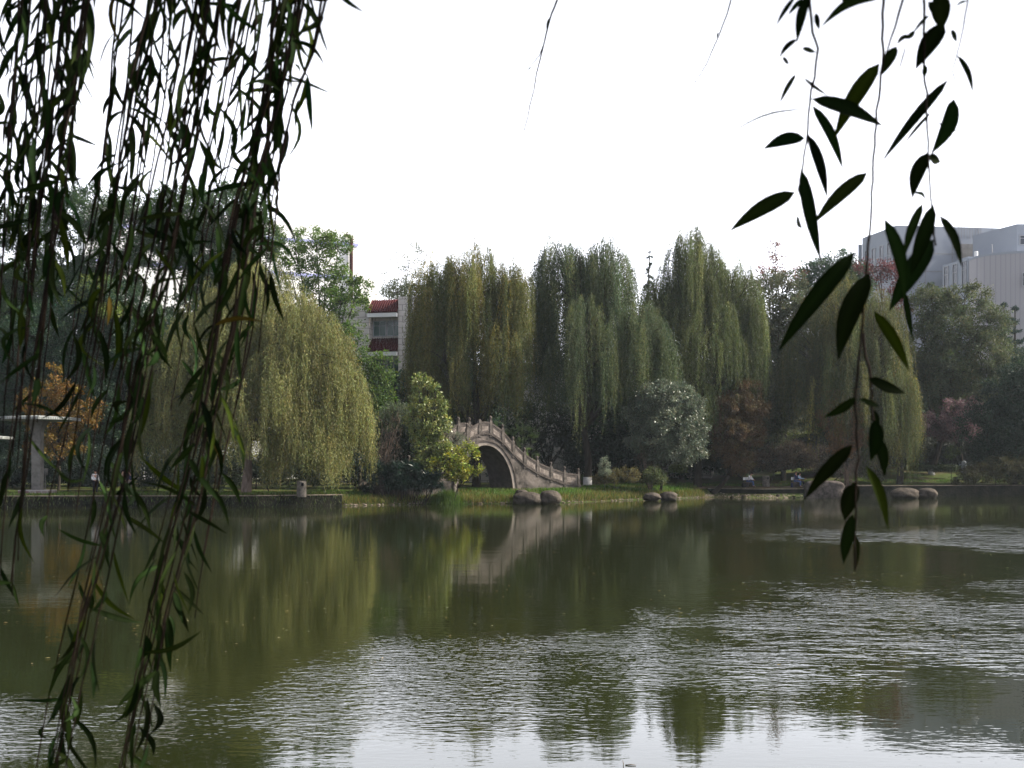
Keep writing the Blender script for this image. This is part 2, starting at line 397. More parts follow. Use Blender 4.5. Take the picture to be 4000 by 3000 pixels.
def build_water():
    pyr = np.concatenate([np.linspace(1924, 2000, 10), np.linspace(2004, 3050, 170), [3300, 3600, 4400]])
    xsn = np.unique(np.concatenate([np.linspace(-190, -60, 6), np.linspace(-60, 60, 260), np.linspace(60, 190, 6)]))
    Dr = EYE * F / (pyr - HY)
    X = np.tile(xsn, (len(Dr), 1)); Y = np.tile(Dr[:, None], (1, len(xsn)))
    px = HX + F * X / Y; py = np.tile(pyr[:, None], (1, len(xsn)))
    A, G_, T_ = ripple_amp(px, py); A = A * np.clip((Y / 15.0) ** .7, .8, 2)
    V = np.stack([X, Y, np.zeros_like(X)], -1).reshape(-1, 3)
    nr, nc = X.shape; idx = np.arange(nr * nc).reshape(nr, nc)
    q = np.stack([idx[:-1, :-1], idx[1:, :-1], idx[1:, 1:], idx[:-1, 1:]], -1).reshape(-1, 4)
    me = bpy.data.meshes.new('water'); me.from_pydata(V.tolist(), [], q.tolist()); me.update()
    a = me.attributes.new('breeze', 'FLOAT', 'POINT'); a.data.foreach_set('value', A.ravel().astype(np.float32))
    for nm, arr in (('gust', G_), ('stray', T_)):
        a = me.attributes.new(nm, 'FLOAT', 'POINT'); a.data.foreach_set('value', arr.ravel().astype(np.float32))
    m, nt, out = new_mat('lake_water'); L = nt.links.new
    b = N(nt, 'ShaderNodeBsdfPrincipled'); b.inputs['Base Color'].default_value = (.0140, .0172, .0045, 1)
    b.inputs['IOR'].default_value = 1.333; b.inputs['Specular IOR Level'].default_value = .5
    g = N(nt, 'ShaderNodeNewGeometry'); at = N(nt, 'ShaderNodeAttribute'); at.attribute_name = 'breeze'
    def wave(sx, sy, rot, detail, rough=.5):
        mp = N(nt, 'ShaderNodeMapping'); mp.inputs['Scale'].default_value = (sx, sy, 1); mp.inputs['Rotation'].default_value = (0, 0, math.radians(rot))
        n = N(nt, 'ShaderNodeTexNoise'); n.inputs['Scale'].default_value = 1; n.inputs['Detail'].default_value = detail; n.inputs['Roughness'].default_value = rough
        L(g.outputs['Position'], mp.inputs[0]); L(mp.outputs[0], n.inputs['Vector']); return n.outputs['Fac']
    def math2(op, a1, a2):
        n = N(nt, 'ShaderNodeMath', operation=op)
        for i, v in enumerate((a1, a2)):
            if isinstance(v, (int, float)): n.inputs[i].default_value = v
            else: L(v, n.inputs[i])
        return n.outputs[0]
    # ripples too fine to see blur the far reflections more than the near ones
    gs = N(nt, 'ShaderNodeSeparateXYZ'); L(g.outputs['Position'], gs.inputs[0]); rr_ = N(nt, 'ShaderNodeMapRange'); rr_.interpolation_type = 'SMOOTHSTEP'
    for i_, v_ in ((1, 11), (2, 36), (3, .012), (4, .058)): rr_.inputs[i_].default_value = v_
    L(gs.outputs[1], rr_.inputs[0]); L(rr_.outputs[0], b.inputs['Roughness'])
    w1 = wave(3.8, 7.6, 6, 2.5); w2 = wave(7.5, 16, -9, 1.0); swell = wave(.35, .9, 20, 1); w3 = wave(1.0, 2.1, 4, 2.5, .6); w4 = wave(1.7, 3.6, 8, 2.5)
    patch = wave(.30, .22, 15, 3, .6)
    pr = N(nt, 'ShaderNodeMapRange'); pr.inputs[1].default_value = .38; pr.inputs[2].default_value = .60; pr.inputs[3].default_value = .5; pr.inputs[4].default_value = 1.45
    L(patch, pr.inputs[0])
    amp = math2('MULTIPLY', at.outputs['Fac'], pr.outputs[0])
    amp2 = math2('ADD', amp, 0.085)
    hgt = math2('ADD', math2('MULTIPLY', w1, 0.0102), math2('MULTIPLY', w2, 0.0036))
    hgt = math2('MULTIPLY', hgt, amp2)
    hgt = math2('ADD', hgt, math2('MULTIPLY', swell, 0.004))
    gu = N(nt, 'ShaderNodeAttribute'); gu.attribute_name = 'gust'; tl = N(nt, 'ShaderNodeAttribute'); tl.attribute_name = 'stray'
    hgt = math2('ADD', hgt, math2('MULTIPLY', math2('MULTIPLY', w3, math2('MULTIPLY', gu.outputs['Fac'], pr.outputs[0])), 0.21))
    hgt = math2('ADD', hgt, math2('MULTIPLY', math2('MULTIPLY', w4, math2('MULTIPLY', tl.outputs['Fac'], pr.outputs[0])), 0.026))
    bp = N(nt, 'ShaderNodeBump'); bp.inputs['Strength'].default_value = 1; bp.inputs['Distance'].default_value = 1.0
    L(hgt, bp.inputs['Height']); L(bp.outputs[0], b.inputs['Normal']); L(b.outputs[0], out.inputs[0])
    o = link('water', me, m); tag(o, kind='structure')
build_water()

# retaining walls of the bank
def bank_wall(name, x0, x1, off0, off1, top, label, lip):
    xs = np.linspace(x0, x1, 60); f = MB(); g = MB()
    for i in range(len(xs) - 1):
        a, b_ = xs[i], xs[i + 1]
        y0, y1 = float(shore(a)), float(shore(b_))
        t0 = float(top(a)); t1 = float(top(b_))
        V = [(a, y0 + off0, -.95), (b_, y1 + off0, -.95), (b_, y1 + off1, -.95), (a, y0 + off1, -.95),
             (a, y0 + off0 + .06, t0), (b_, y1 + off0 + .06, t1), (b_, y1 + off1, t1), (a, y0 + off1, t0)]
        f.add(V, [(0, 1, 5, 4), (4, 5, 6, 7), (3, 7, 6, 2)] + ([(0, 4, 7, 3)] if i == 0 else []) + ([(1, 2, 6, 5)] if i == len(xs) - 2 else []))
        if lip:
            V = [(a, y0 + off0 - .02, t0 + .003), (b_, y1 + off0 - .02, t1 + .003), (b_, y1 + off1 + .1, t1 + .003), (a, y0 + off1 + .1, t0 + .003),
                 (a, y0 + off0 - .02, t0 + lip), (b_, y1 + off0 - .02, t1 + lip), (b_, y1 + off1 + .1, t1 + lip), (a, y0 + off1 + .1, t0 + lip)]
            g.add(V, [(0, 1, 5, 4), (4, 5, 6, 7), (3, 7, 6, 2), (0, 3, 2, 1)] + ([(0, 4, 7, 3)] if i == 0 else []) + ([(1, 2, 6, 5)] if i == len(xs) - 2 else []))
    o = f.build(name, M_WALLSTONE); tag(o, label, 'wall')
    if lip: g.build('coping', M_LIP, o)
    return o
M_LIP = solid('kerb_stone', (.14, .115, .09), (.28, .23, .19), 2, .95, .02)
bank_wall('bank_wall', -90, X_WALL_L, 0.0, .34, lambda x: .76, 'mossy stone wall, toned dark for shade, holding the bank under the big yellow-green willow', .06)
bank_wall('path_kerb', X_WALL_R, PX(3170, 100.5), 3.0, 3.3, lambda x: .70, 'low dark stone kerb along the path in front of the benches', .07)
bank_wall('bank_wall', PX(3185, 100.5), 60, 1.2, 1.6, lambda x: .80 + .25 * float(sstep(24, 32, x)) - .05, 'long dark stone bank wall behind the paired boulders below the sunny lawn', .05)

# ------------------------------------------------------------------ plants
def jit(base, n, v=.25, hue=.12):
    base = np.asarray(base, float)
    k = np.exp(rng.normal(0, v, (n, 1))); h = rng.normal(0, hue, (n, 1))
    c = base[None, :] * k * np.concatenate([1 + h, 1 - .15 * h, 1 - .5 * h], 1)
    return np.clip(c, .004, .8)

def limb_path(a, b, sag=0.0, n=6, wob=.25):
    a = np.array(a, float); b = np.array(b, float); out = []
    side = rng.normal(size=3) * wob
    for i in range(n):
        t = i / (n - 1); p = a + (b - a) * t
        p = p + side * math.sin(math.pi * t) + np.array([0, 0, sag * math.sin(math.pi * t)]); out.append(p)
    return out

def willow(label, D, base_px, lobes, col, col2, seed, trunk_r=.35, forks=None, spray=10, group='weeping willows along the far bank', yshift=0, leaf=(.205, .044), mat=None, bark=None, painted=False, maxL=7.0, fill=1.15, gap=-1.5):
    """lobes: (px, py of top, half width px, py of strand ends, number of sprays, depth offset)"""
    global rng
    rng = np.random.default_rng(seed)
    bx = PX(base_px, D); bz = float(ground_z(bx, D)) - .08
    root = empty('weeping_willow', (bx, D, bz), label, 'willow tree', group)
    Q, T = [], []; tb = MB(); wood = MB()
    top_c = np.array([PX(lobes[0][0], D), D, PZ(lobes[0][1], D)])
    H = top_c[2] - bz
    fork = np.array([bx + .12 * (top_c[0] - bx), D, bz + H * .24])
    tp = [np.array([bx, D, bz]), np.array([bx + .1, D, bz + H * .1]), fork]
    tb.tube([tp[0] + (0, 0, -.3), tp[0] + (0, 0, .25), tp[1], tp[2]], [trunk_r * 1.5, trunk_r * 1.1, trunk_r * .92, trunk_r * .8], 10)
    for (lx, ltop, lhw, lbot, ncl, dd) in lobes:
        Dl = D + dd
        c = np.array([PX(lx, Dl), Dl, 0.0]); zt = PZ(ltop, Dl); zb = PZ(lbot, Dl); R = lhw / F * Dl
        h = min(.62 * (zt - zb), R * 1.5)
        lp = limb_path(fork, np.array([c[0], c[1], zt - h * .55]), 0, 7, .5)
        wood.tube(lp, np.linspace(trunk_r * .7, .06, 7), 7)
        ph3 = rng.uniform(0, 6.28, 3)
        for k in range(int(ncl * 1.6 * fill)):
            ph = rng.uniform(0, 2 * math.pi); r = math.sqrt(rng.uniform(0.0, 1))
            inner = rng.uniform(0, 1) < .3
            zz = zt - h * (1 - math.sqrt(max(0, 1 - (r * .98) ** 2))) - (rng.uniform(.1, .5) * h if inner else abs(rng.normal(0, .05)) * h)
            if rng.uniform() < .42: zz -= rng.uniform(.05, .8) * max(0, zz - zb - 1.5) * r
            plume = (not inner) and rng.uniform() < .42
            if plume: zz += rng.uniform(.2, 1.5) * (1 - .5 * r)
            a = np.array([c[0] + R * r * math.cos(ph), c[1] + R * r * math.sin(ph), zz])
            out = np.array([math.cos(ph), math.sin(ph), 0.0])
            if math.sin(2.1 * a[0] + ph3[0]) + math.sin(1.7 * a[1] + ph3[1]) + math.sin(1.5 * a[2] + ph3[2]) < gap: continue      # gaps between the limbs
            if k % 3 == 0:
                wood.tube(limb_path(lp[int(rng.integers(3, 6))], a - (0, 0, .15), .25, 5, .25), np.linspace(.085, .02, 5), 4)
            tint0 = col + (col2 - col) * np.clip(rng.beta(1.0, 2.0), 0, 1)
            tint0 = tint0 * math.exp(rng.normal(0, .27))
            zend = zb - .04 * (zt - zb) + (rng.normal(0, .11) + (.18 * (1 - r)) ) * (zt - zb)
            ns = max(3, int(spray * rng.uniform(.6, 1.4)))
            for s_ in range(ns):
                o2 = unit(out + rng.normal(0, .55, 3) * (1, 1, 0)); st = a + rng.normal(0, .17 if not plume else .10, 3) * (1, 1, 1.6)
                Ls = max(1.0, (st[2] - zend) * rng.uniform(.45, 1.05)); Ls = min(Ls, maxL * rng.uniform(.5, 1.1))
                arch = rng.uniform(.25, .7) * (.6 if inner else .8 if plume else 1.2)
                sp = .085
                m = int((Ls + arch) / sp)
                u = np.arange(m) * sp
                hx = arch * (1 - np.exp(-u / (arch + .05))) * 1.0
                lift = (arch * .55) * np.exp(-((u - arch * .45) / (arch * .6)) ** 2)
                sway = .09 * np.sin(u * rng.uniform(.7, 1.5) + rng.uniform(0, 6)) + rng.normal(0, .05) * u
                p = st[None, :] + o2[None, :] * hx[:, None] + np.stack([sway, sway * .6, lift - np.clip(u - arch * .3, 0, None)], 1)
                keep = rng.uniform(size=m) < .93
                p = p[keep] + rng.normal(0, .035, (keep.sum(), 3))
                d = unit(np.array([0, 0, -1.0]) + rng.normal(0, .50, (len(p), 3)))
                Q.append(kites(p, d, leaf[0] * rng.uniform(.65, 1.2, len(p)), leaf[1] * rng.uniform(.7, 1.3, len(p))))
                T.append(jit(tint0, len(p), .22, .10))
    tb.build('trunk', bark or M_BARK, root, True)
    if painted:
        pb = MB(); pb.tube([tp[0] + (0, 0, -.05), tp[0] + (0, 0, .25), tp[0] + (.01, 0, .85)], [trunk_r * 1.30, trunk_r * 1.16, trunk_r * 1.10], 12); pb.build('limewash_band', M_LIME, root, True)
    wood.build('limbs', M_BARK, root, True)
    quad_mesh('crown', np.concatenate(Q), np.concatenate(T), mat or M_LEAF, root)
    return root

def broadleaf(name, label, cat, D, base_px, lobes, col, seed, col2=None, leaf=(.22, .12), trunk_r=.25, per=70, dens=1.0, clump=.75, droop=0.0, group=None,
              bark=None, mat=None, gap=.0, lean=0, flat=.85, base_D=None, trunk=True, paint=0, bz=None, limbs=True, outward=.55, up=.15):
    """lobes: (px, py, rx px, ry px[, depth offset]); leaf clumps fill each lobe's outer shell"""
    global rng
    rng = np.random.default_rng(seed)
    col = 1.35 * np.asarray(col, float); col2 = col * 1.0 if col2 is None else 1.35 * np.asarray(col2, float)
    bx = PX(base_px, D)
    if bz is None: bz = float(ground_z(bx, D)) - .06
    root = empty(name, (bx, D, bz), label, cat, group)
    Q, T = [], []; wood = MB()
    cs = [np.array([PX(l[0], D + (l[4] if len(l) > 4 else 0)), D + (l[4] if len(l) > 4 else 0), PZ(l[1], D + (l[4] if len(l) > 4 else 0))]) for l in lobes]
    topz = max(c[2] for c in cs); lowz = min(c[2] for c in cs)
    mean = np.mean(cs, 0)
    fork = np.array([bx + lean + (mean[0] - bx) * .35, D, bz + max(.3, (lowz - bz) * .55)])
    if trunk:
        tb = MB()
        tb.tube([(bx, D, bz - .25), (bx, D, bz + .15), (bx + (fork[0] - bx) * .5, D, bz + (fork[2] - bz) * .5), fork], [trunk_r * 1.4, trunk_r * 1.08, trunk_r * .9, trunk_r * .8], 9)
        to = tb.build('trunk', bark or M_BARK, root, True)
        if paint:
            pb = MB(); pb.tube([(bx, D, bz - .1), (bx, D, bz + .15), (bx, D, bz + paint)], [trunk_r * 1.34, trunk_r * 1.14, trunk_r * 1.06], 10); pb.build('limewash_band', M_LIME, root, True)
    for l, c in zip(lobes, cs):
        Dl = c[1]; rx = l[2] / F * Dl; rz = l[3] / F * Dl; ry = rx
        if limbs:
            path = limb_path(fork, c, .1, 6, .3)
            wood.tube(path, np.linspace(trunk_r * .55, .035, 6), 6)
        area = 4 * math.pi * ((rx * rz + rx * ry + ry * rz) / 3)
        ncl = max(4, int(area * .80 * dens / (clump * clump)))
        for k in range(ncl):
            w = rng.normal(size=3); w /= np.linalg.norm(w)
            if rng.uniform() < gap: continue
            rr = rng.uniform(.72, 1.06) if rng.uniform() < .8 else rng.uniform(.3, .75)
            cc = c + w * np.array([rx, ry, rz]) * rr
            cr = clump * rng.uniform(.55, 1.15)
            if limbs and k % 4 == 0: wood.tube(limb_path(c + (cc - c) * .25, cc, .05, 4, .12), np.linspace(.045, .012, 4), 4)
            n = max(8, int(1.15 * per * rng.uniform(.6, 1.3)))
            q = rng.normal(size=(n, 3)); q = unit(q) * (rng.uniform(0, 1, (n, 1)) ** .45) * np.array([cr, cr, cr * flat])
            p = cc + q
            d = unit(rng.normal(0, .8, (n, 3)) + unit(q) * outward + w * outward * .5 + np.array([0, 0, up - droop]))
            nr = rng.normal(0, .75, (n, 3)) + np.array([0, 0, 1.0]) + w * .3
            Q.append(kites(p, d, leaf[0] * rng.uniform(.6, 1.25, n), leaf[1] * rng.uniform(.6, 1.25, n), nr))
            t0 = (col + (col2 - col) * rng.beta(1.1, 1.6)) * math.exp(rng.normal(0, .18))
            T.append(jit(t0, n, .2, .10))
    if wood.v: wood.build('limbs', bark or M_BARK, root, True)
    quad_mesh('crown', np.concatenate(Q), np.concatenate(T), mat or M_LEAF, root)
    return root

G_DARK = (.026, .050, .022); G_MID = (.045, .078, .026); G_GREY = (.055, .066, .036); G_SILV = (.085, .10, .066)
W_GREEN = np.array((.074, .098, .036)); W_YEL = np.array((.200, .165, .042)); W_LIGHT = np.array((.158, .172, .062)); W_DARK = np.array((.052, .080, .040))

# --- weeping willows on the far bank
willow('broad yellow-green willow with pale trunk beside the concrete bin', 82.5, 962,
       [(1010, 1040, 250, 1740, 150, 1.5), (1180, 1200, 215, 1850, 135, -1.0), (830, 1180, 250, 1890, 120, 0), (1325, 1440, 118, 1900, 80, -1.5), (680, 1380, 150, 1890, 60, .5),
        (1060, 1400, 230, 1830, 70, -3.2), (1200, 1600, 150, 1885, 50, -2.8)],
       W_LIGHT, np.array((.185, .170, .064)), 11, .36, spray=10, bark=M_PALE_BARK, maxL=3.4, fill=1.45, gap=-1.75)
willow('tall willow with golden-tinged strands and dark forked stems behind the bridge', 99, 1860,
       [(1850, 985, 130, 1560, 95, 0), (1712, 1030, 112, 1660, 84, .5), (1990, 1050, 90, 1640, 75, -.5), (1665, 1230, 58, 1690, 34, 1), (1740, 1300, 80, 1640, 22, -2.5), (1960, 1280, 70, 1640, 22, -2.5)],
       W_GREEN, W_YEL, 12, .38)
willow('dark green twin-peaked willow behind the bridge steps and fan palms', 101, 2295,
       [(2190, 965, 105, 1620, 95, 0), (2360, 965, 120, 1640, 105, .5), (2480, 1190, 130, 1600, 85, -1.5), (2290, 1180, 150, 1650, 65, -3), (2570, 1310, 70, 1640, 40, -2.5), (2110, 1150, 50, 1660, 30, 1)],
       W_DARK, W_LIGHT * .75, 13, .36, painted=True)
willow('highest-topped willow with dark trunk behind the silvery round shrub', 106, 2725,
       [(2705, 930, 115, 1480, 95, 0), (2860, 1045, 120, 1530, 95, .5), (2590, 1080, 100, 1480, 60, .5), (2760, 1180, 150, 1500, 60, -2.5), (2930, 1190, 60, 1560, 45, -1), (2720, 1440, 90, 1700, 40, -2)],
       W_GREEN, W_LIGHT * .8, 14, .36)
willow('broad low willow drooping almost to the ground between the orange cypress and the sunny lawn', 107, 3515,
       [(3290, 1090, 130, 1620, 80, 0), (3430, 1180, 115, 1700, 85, -.5), (3160, 1270, 110, 1640, 60, .5), (3480, 1440, 90, 1830, 70, -2), (3330, 1330, 150, 1750, 60, -2)],
       W_GREEN * .95, W_YEL * .75, 15, .30)

# --- broadleaved trees, from the shelter round to the grey building
TG = 'tall leafy trees behind the willows'
broadleaf('leafy_tree', 'tall dark tree rising above the flat-roofed shelter', 'tree', 108, 300, [(120, 900, 130, 110), (330, 840, 150, 110, 2), (220, 1120, 230, 110, 3), (520, 900, 110, 130), (430, 1050, 130, 80, 3), (60, 1250, 160, 150, 1)],
          G_DARK, 21, (.045, .075, .024), dens=.85, group=TG, leaf=(.26, .15), trunk_r=.32)
broadleaf('leafy_tree', 'tall dark tree beside the white building, its crown level with the white roof', 'tree', 109, 860, [(720, 830, 130, 100), (900, 830, 140, 110, 1), (1000, 930, 100, 110), (800, 980, 170, 110, 2), (640, 960, 110, 110, 1), (900, 1120, 160, 130, 2)],
          G_DARK, 22, (.050, .082, .024), dens=.9, group=TG, leaf=(.26, .15), trunk_r=.32)
broadleaf('leafy_tree', 'bushy dark tree with a few bright yellow-green sprays behind the yellow maple', 'tree', 104, 330, [(250, 1330, 230, 150), (420, 1180, 120, 90, -2), (560, 1350, 170, 170), (120, 1500, 170, 180, 1), (480, 1600, 190, 180), (300, 1750, 260, 130, 1), (680, 1650, 170, 200, 2)],
          (.020, .042, .024), 23, (.034, .058, .026), dens=.9, group=TG, leaf=(.24, .14), trunk_r=.3)
broadleaf('leafy_tree', 'bright green spray of young tree in front of the dark trees behind the shelter', 'tree', 101, 400, [(380, 1130, 75, 55), (450, 1210, 60, 40, -1), (350, 1190, 60, 40)],
          (.085, .12, .03), 24, (.12, .15, .035), dens=.6, per=45, clump=.6, group=TG, leaf=(.22, .12), trunk_r=.1)
broadleaf('leafy_tree', 'airy light green tree with level branches in front of the white building', 'tree', 104, 1228, [(1235, 935, 85, 55), (1150, 960, 75, 40), (1320, 950, 60, 50), (1130, 1040, 80, 45), (1270, 1040, 90, 50), (1340, 1100, 70, 40), (1350, 1180, 100, 50),
          (1400, 1130, 50, 42), (1250, 1150, 90, 55), (1350, 1290, 80, 70), (1420, 1410, 60, 75), (1340, 1400, 90, 90), (1470, 1520, 65, 90), (1495, 1430, 50, 55), (1510, 1600, 60, 70), (1410, 1600, 80, 110), (1150, 1120, 70, 60)],
          (.050, .088, .022), 25, (.085, .125, .030), dens=.54, per=42, clump=.60, group=TG, leaf=(.26, .14), trunk_r=.22, gap=.22)
broadleaf('sparse_tree', 'thin feathery grey-green tree standing beyond the red-roofed building', 'tree', 150, 1610, [(1600, 1010, 85, 60), (1540, 1080, 55, 50), (1640, 1080, 80, 60), (1580, 1140, 100, 50), (1520, 1150, 40, 30)],
          (.075, .082, .05), 26, (.10, .105, .07), dens=.42, per=36, clump=.9, group=TG, leaf=(.34, .10), trunk_r=.25, gap=.2, up=.8)
broadleaf('bushy_tree', 'low round tree right above the parapet of the red-roofed building', 'tree', 140, 1570, [(1570, 1140, 90, 30)], (.045, .056, .03), 27, dens=.6, trunk_r=.2, group=TG)
broadleaf('leafy_tree', 'dull green tree with grey-brown leaves beneath the red-leaved tree', 'tree', 112, 3060, [(3050, 1150, 110, 90), (3110, 1250, 110, 90), (3040, 1330, 100, 110), (3110, 1450, 110, 120), (3050, 1560, 110, 120), (3000, 1640, 110, 130)],
          (.050, .062, .034), 28, (.085, .085, .05), dens=.8, group=TG, leaf=(.24, .13), trunk_r=.26)
broadleaf('red_leaved_tree', 'bare-topped red-leaved tree above the dull green tree', 'tree', 120, 3030, [(3020, 1045, 80, 45), (3060, 1080, 85, 40), (3000, 1100, 100, 40), (3012, 985, 14, 26), (3030, 955, 22, 12)],
          (.075, .033, .032), 29, (.12, .06, .04), dens=.34, per=24, clump=.7, leaf=(.24, .16), trunk_r=.15, gap=.2)
broadleaf('leafy_tree', 'dark bluish-green tree just in front of the grey building corner', 'tree', 126, 3240, [(3180, 1090, 80, 70), (3270, 1060, 95, 75), (3220, 1180, 120, 100), (3340, 1120, 75, 85), (3300, 1200, 110, 90)],
          (.028, .050, .030), 30, (.045, .070, .034), dens=.9, group=TG, leaf=(.25, .15), trunk_r=.25)
broadleaf('red_leaved_tree', 'crimson-leaved tree in front of the grey building, beside the leafy camphor', 'tree', 122, 3470, [(3480, 1110, 65, 70), (3440, 1060, 60, 40), (3500, 1180, 55, 55), (3420, 1040, 80, 22), (3530, 1040, 40, 20)],
          (.065, .026, .032), 31, (.12, .045, .04), dens=.36, per=28, clump=.6, leaf=(.24, .16), trunk_r=.15, gap=.15)
broadleaf('leafy_tree', 'large grey-green camphor tree with a whitewashed trunk base', 'tree', 116, 3638, [(3640, 1180, 90, 65), (3770, 1170, 95, 55), (3860, 1270, 80, 75), (3700, 1290, 120, 90), (3820, 1370, 110, 80), (3610, 1350, 90, 100), (3920, 1420, 75, 80), (3700, 1440, 120, 85),
          (3850, 1500, 110, 75), (3620, 1500, 90, 80), (3960, 1530, 60, 60), (3740, 1560, 110, 60)],
          (.044, .060, .028), 32, (.085, .092, .045), dens=.85, per=70, group=TG, leaf=(.24, .13), trunk_r=.3, paint=.62)
broadleaf('leafy_tree', 'black-green dense tree at the water end of the lawn with low branches', 'tree', 107, 3960, [(3950, 1540, 110, 110), (4060, 1480, 120, 120), (3870, 1660, 110, 110), (3990, 1700, 130, 110), (4100, 1650, 130, 140), (3900, 1790, 110, 80), (4020, 1830, 130, 60)],
          (.014, .027, .018), 33, (.022, .036, .020), dens=.85, group=TG, leaf=(.22, .13), trunk_r=.28)
broadleaf('plum_tree', 'small purple-leaved plum beside the whitewashed trunk', 'tree', 112, 3770, [(3760, 1610, 80, 55), (3720, 1680, 90, 45), (3640, 1660, 60, 50), (3790, 1680, 50, 50)],
          (.075, .048, .055), 34, (.12, .075, .08), dens=.6, per=50, clump=.5, leaf=(.18, .10), trunk_r=.1)
broadleaf('sapling', 'thin young tree tied to a stake on the lawn', 'tree', 108, 3716, [(3722, 1765, 26, 24), (3708, 1775, 18, 16)], (.06, .085, .03), 35, dens=.6, per=22, clump=.3, leaf=(.16, .08), trunk_r=.03)
broadleaf('cypress_tree', 'leaning rusty-brown swamp cypress beside the bench with the white-shirted sitter', 'tree', 104, 2790, [(2920, 1530, 60, 50), (2870, 1590, 85, 60), (2950, 1600, 55, 50), (2850, 1680, 85, 65), (2930, 1690, 60, 60), (2840, 1760, 70, 60), (2890, 1800, 55, 60)],
          (.080, .046, .026), 36, (.075, .062, .026), dens=1.0, per=80, clump=.5, droop=1.1, leaf=(.24, .05), trunk_r=.24, lean=.5)
broadleaf('cypress_tree', 'orange swamp cypress seen among the willow strands, slimmer than the leaning brown one', 'tree', 105, 3310, [(3250, 1540, 30, 45), (3330, 1560, 35, 40), (3320, 1630, 60, 55), (3250, 1630, 50, 55), (3340, 1700, 45, 60), (3290, 1720, 60, 60)],
          (.17, .075, .032), 37, (.13, .085, .035), dens=.9, per=70, clump=.5, droop=1.1, leaf=(.24, .05), trunk_r=.2)
broadleaf('silvery_shrub', 'large round silvery-green shrub between the twin-peaked willow and the brown cypress', 'shrub', 97.5, 2580, [(2590, 1550, 110, 60), (2680, 1590, 70, 60), (2510, 1610, 70, 60), (2600, 1660, 130, 75), (2700, 1690, 60, 65), (2540, 1720, 90, 60), (2640, 1760, 110, 50)],
          (.062, .080, .052), 38, (.115, .13, .09), dens=.95, per=75, clump=.55, leaf=(.20, .11), trunk_r=.12, mat=M_GLOSSY_LEAF)
broadleaf('yellow_maple', 'yellow and orange leaved maple above the flat shelter roof', 'tree', 92, 230, [(215, 1455, 28, 40), (190, 1510, 60, 40), (150, 1570, 80, 55), (270, 1550, 60, 55), (200, 1650, 110, 55), (310, 1640, 80, 45), (350, 1600, 50, 40), (220, 1740, 110, 50)],
          (.105, .055, .013), 39, (.115, .088, .020), dens=.38, per=34, clump=.42, leaf=(.20, .14), trunk_r=.12, gap=.2)

# --- trees and shrubs near the bridge
broadleaf('twiggy_tree', 'dark open-branched tree in front of the pale wall behind the bridge foot', 'tree', 105, 2140, [(2100, 1600, 70, 50), (2190, 1620, 70, 55), (2080, 1680, 60, 50), (2160, 1700, 80, 50), (2210, 1740, 60, 50), (2110, 1770, 55, 40), (2240, 1660, 50, 60)],
          (.016, .024, .016), 40, (.028, .034, .018), dens=.34, per=30, clump=.5, leaf=(.26, .16), trunk_r=.22)
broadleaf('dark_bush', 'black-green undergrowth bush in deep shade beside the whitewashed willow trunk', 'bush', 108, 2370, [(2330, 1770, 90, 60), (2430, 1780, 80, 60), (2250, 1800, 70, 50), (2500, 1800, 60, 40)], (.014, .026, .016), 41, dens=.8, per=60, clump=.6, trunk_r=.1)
broadleaf('tall_shrub', 'tall upright large-leaved shrub on the bank beside the bridge arch', 'shrub', 83.5, 1665, [(1632, 1500, 20, 45), (1668, 1490, 14, 34), (1700, 1530, 18, 48), (1645, 1580, 42, 45), (1728, 1590, 20, 45), (1612, 1630, 32, 50), (1690, 1660, 52, 50), (1740, 1650, 18, 40), (1650, 1730, 52, 55), (1715, 1750, 48, 50), (1665, 1810, 50, 40)],
          (.10, .135, .042), 42, (.17, .18, .055), dens=.72, per=18, clump=.32, leaf=(.24, .12), trunk_r=.05, mat=M_GLOSSY_LEAF)
broadleaf('leafy_bush', 'spreading bush with yellowing leaves reaching across the arch opening', 'bush', 83, 1770, [(1770, 1790, 60, 40), (1805, 1835, 40, 26), (1845, 1760, 20, 14), (1872, 1785, 14, 9), (1850, 1845, 16, 10), (1875, 1825, 10, 8), (1720, 1830, 60, 40), (1790, 1850, 50, 30), (1830, 1740, 18, 15)],
          (.115, .155, .03), 43, (.20, .185, .036), dens=.62, per=15, clump=.30, leaf=(.24, .13), trunk_r=.04)
broadleaf('grey_bush', 'fine grey-green bush against the left side of the bridge arch', 'bush', 84.5, 1790, [(1770, 1725, 45, 35), (1745, 1680, 35, 35), (1800, 1765, 40, 35)], (.085, .095, .065), 44, dens=.8, per=60, clump=.4, leaf=(.10, .05), trunk_r=.04)
broadleaf('grey_bush', 'fine grey-green bush rising behind the bare twiggy shrub', 'bush', 86.5, 1540, [(1540, 1610, 55, 40), (1500, 1650, 60, 40), (1590, 1640, 40, 40)], (.06, .075, .045), 45, dens=.8, per=55, clump=.4, leaf=(.12, .06), trunk_r=.04)
broadleaf('silver_bush', 'small silver-leaved bush on the bank behind the last bridge post', 'bush', 93, 2362, [(2360, 1815, 18, 28), (2365, 1850, 25, 20)], (.12, .14, .10), 46, dens=.9, per=36, clump=.25, leaf=(.11, .05), trunk_r=.03)
broadleaf('brown_bush', 'straggly brown bush on the bank just beyond the bridge steps', 'bush', 93.5, 2430, [(2400, 1860, 40, 28), (2460, 1855, 40, 28), (2340, 1870, 30, 20)], (.060, .050, .022), 47, (.09, .085, .03), dens=.7, per=40, clump=.35, leaf=(.12, .06), trunk_r=.03)
broadleaf('brown_bush', 'leafy brown-green bush below the silvery shrub', 'bush', 95, 2545, [(2550, 1855, 40, 28), (2580, 1870, 30, 22), (2520, 1870, 25, 20)], (.045, .060, .024), 48, (.085, .10, .04), dens=.7, per=40, clump=.35, leaf=(.14, .07), trunk_r=.03)
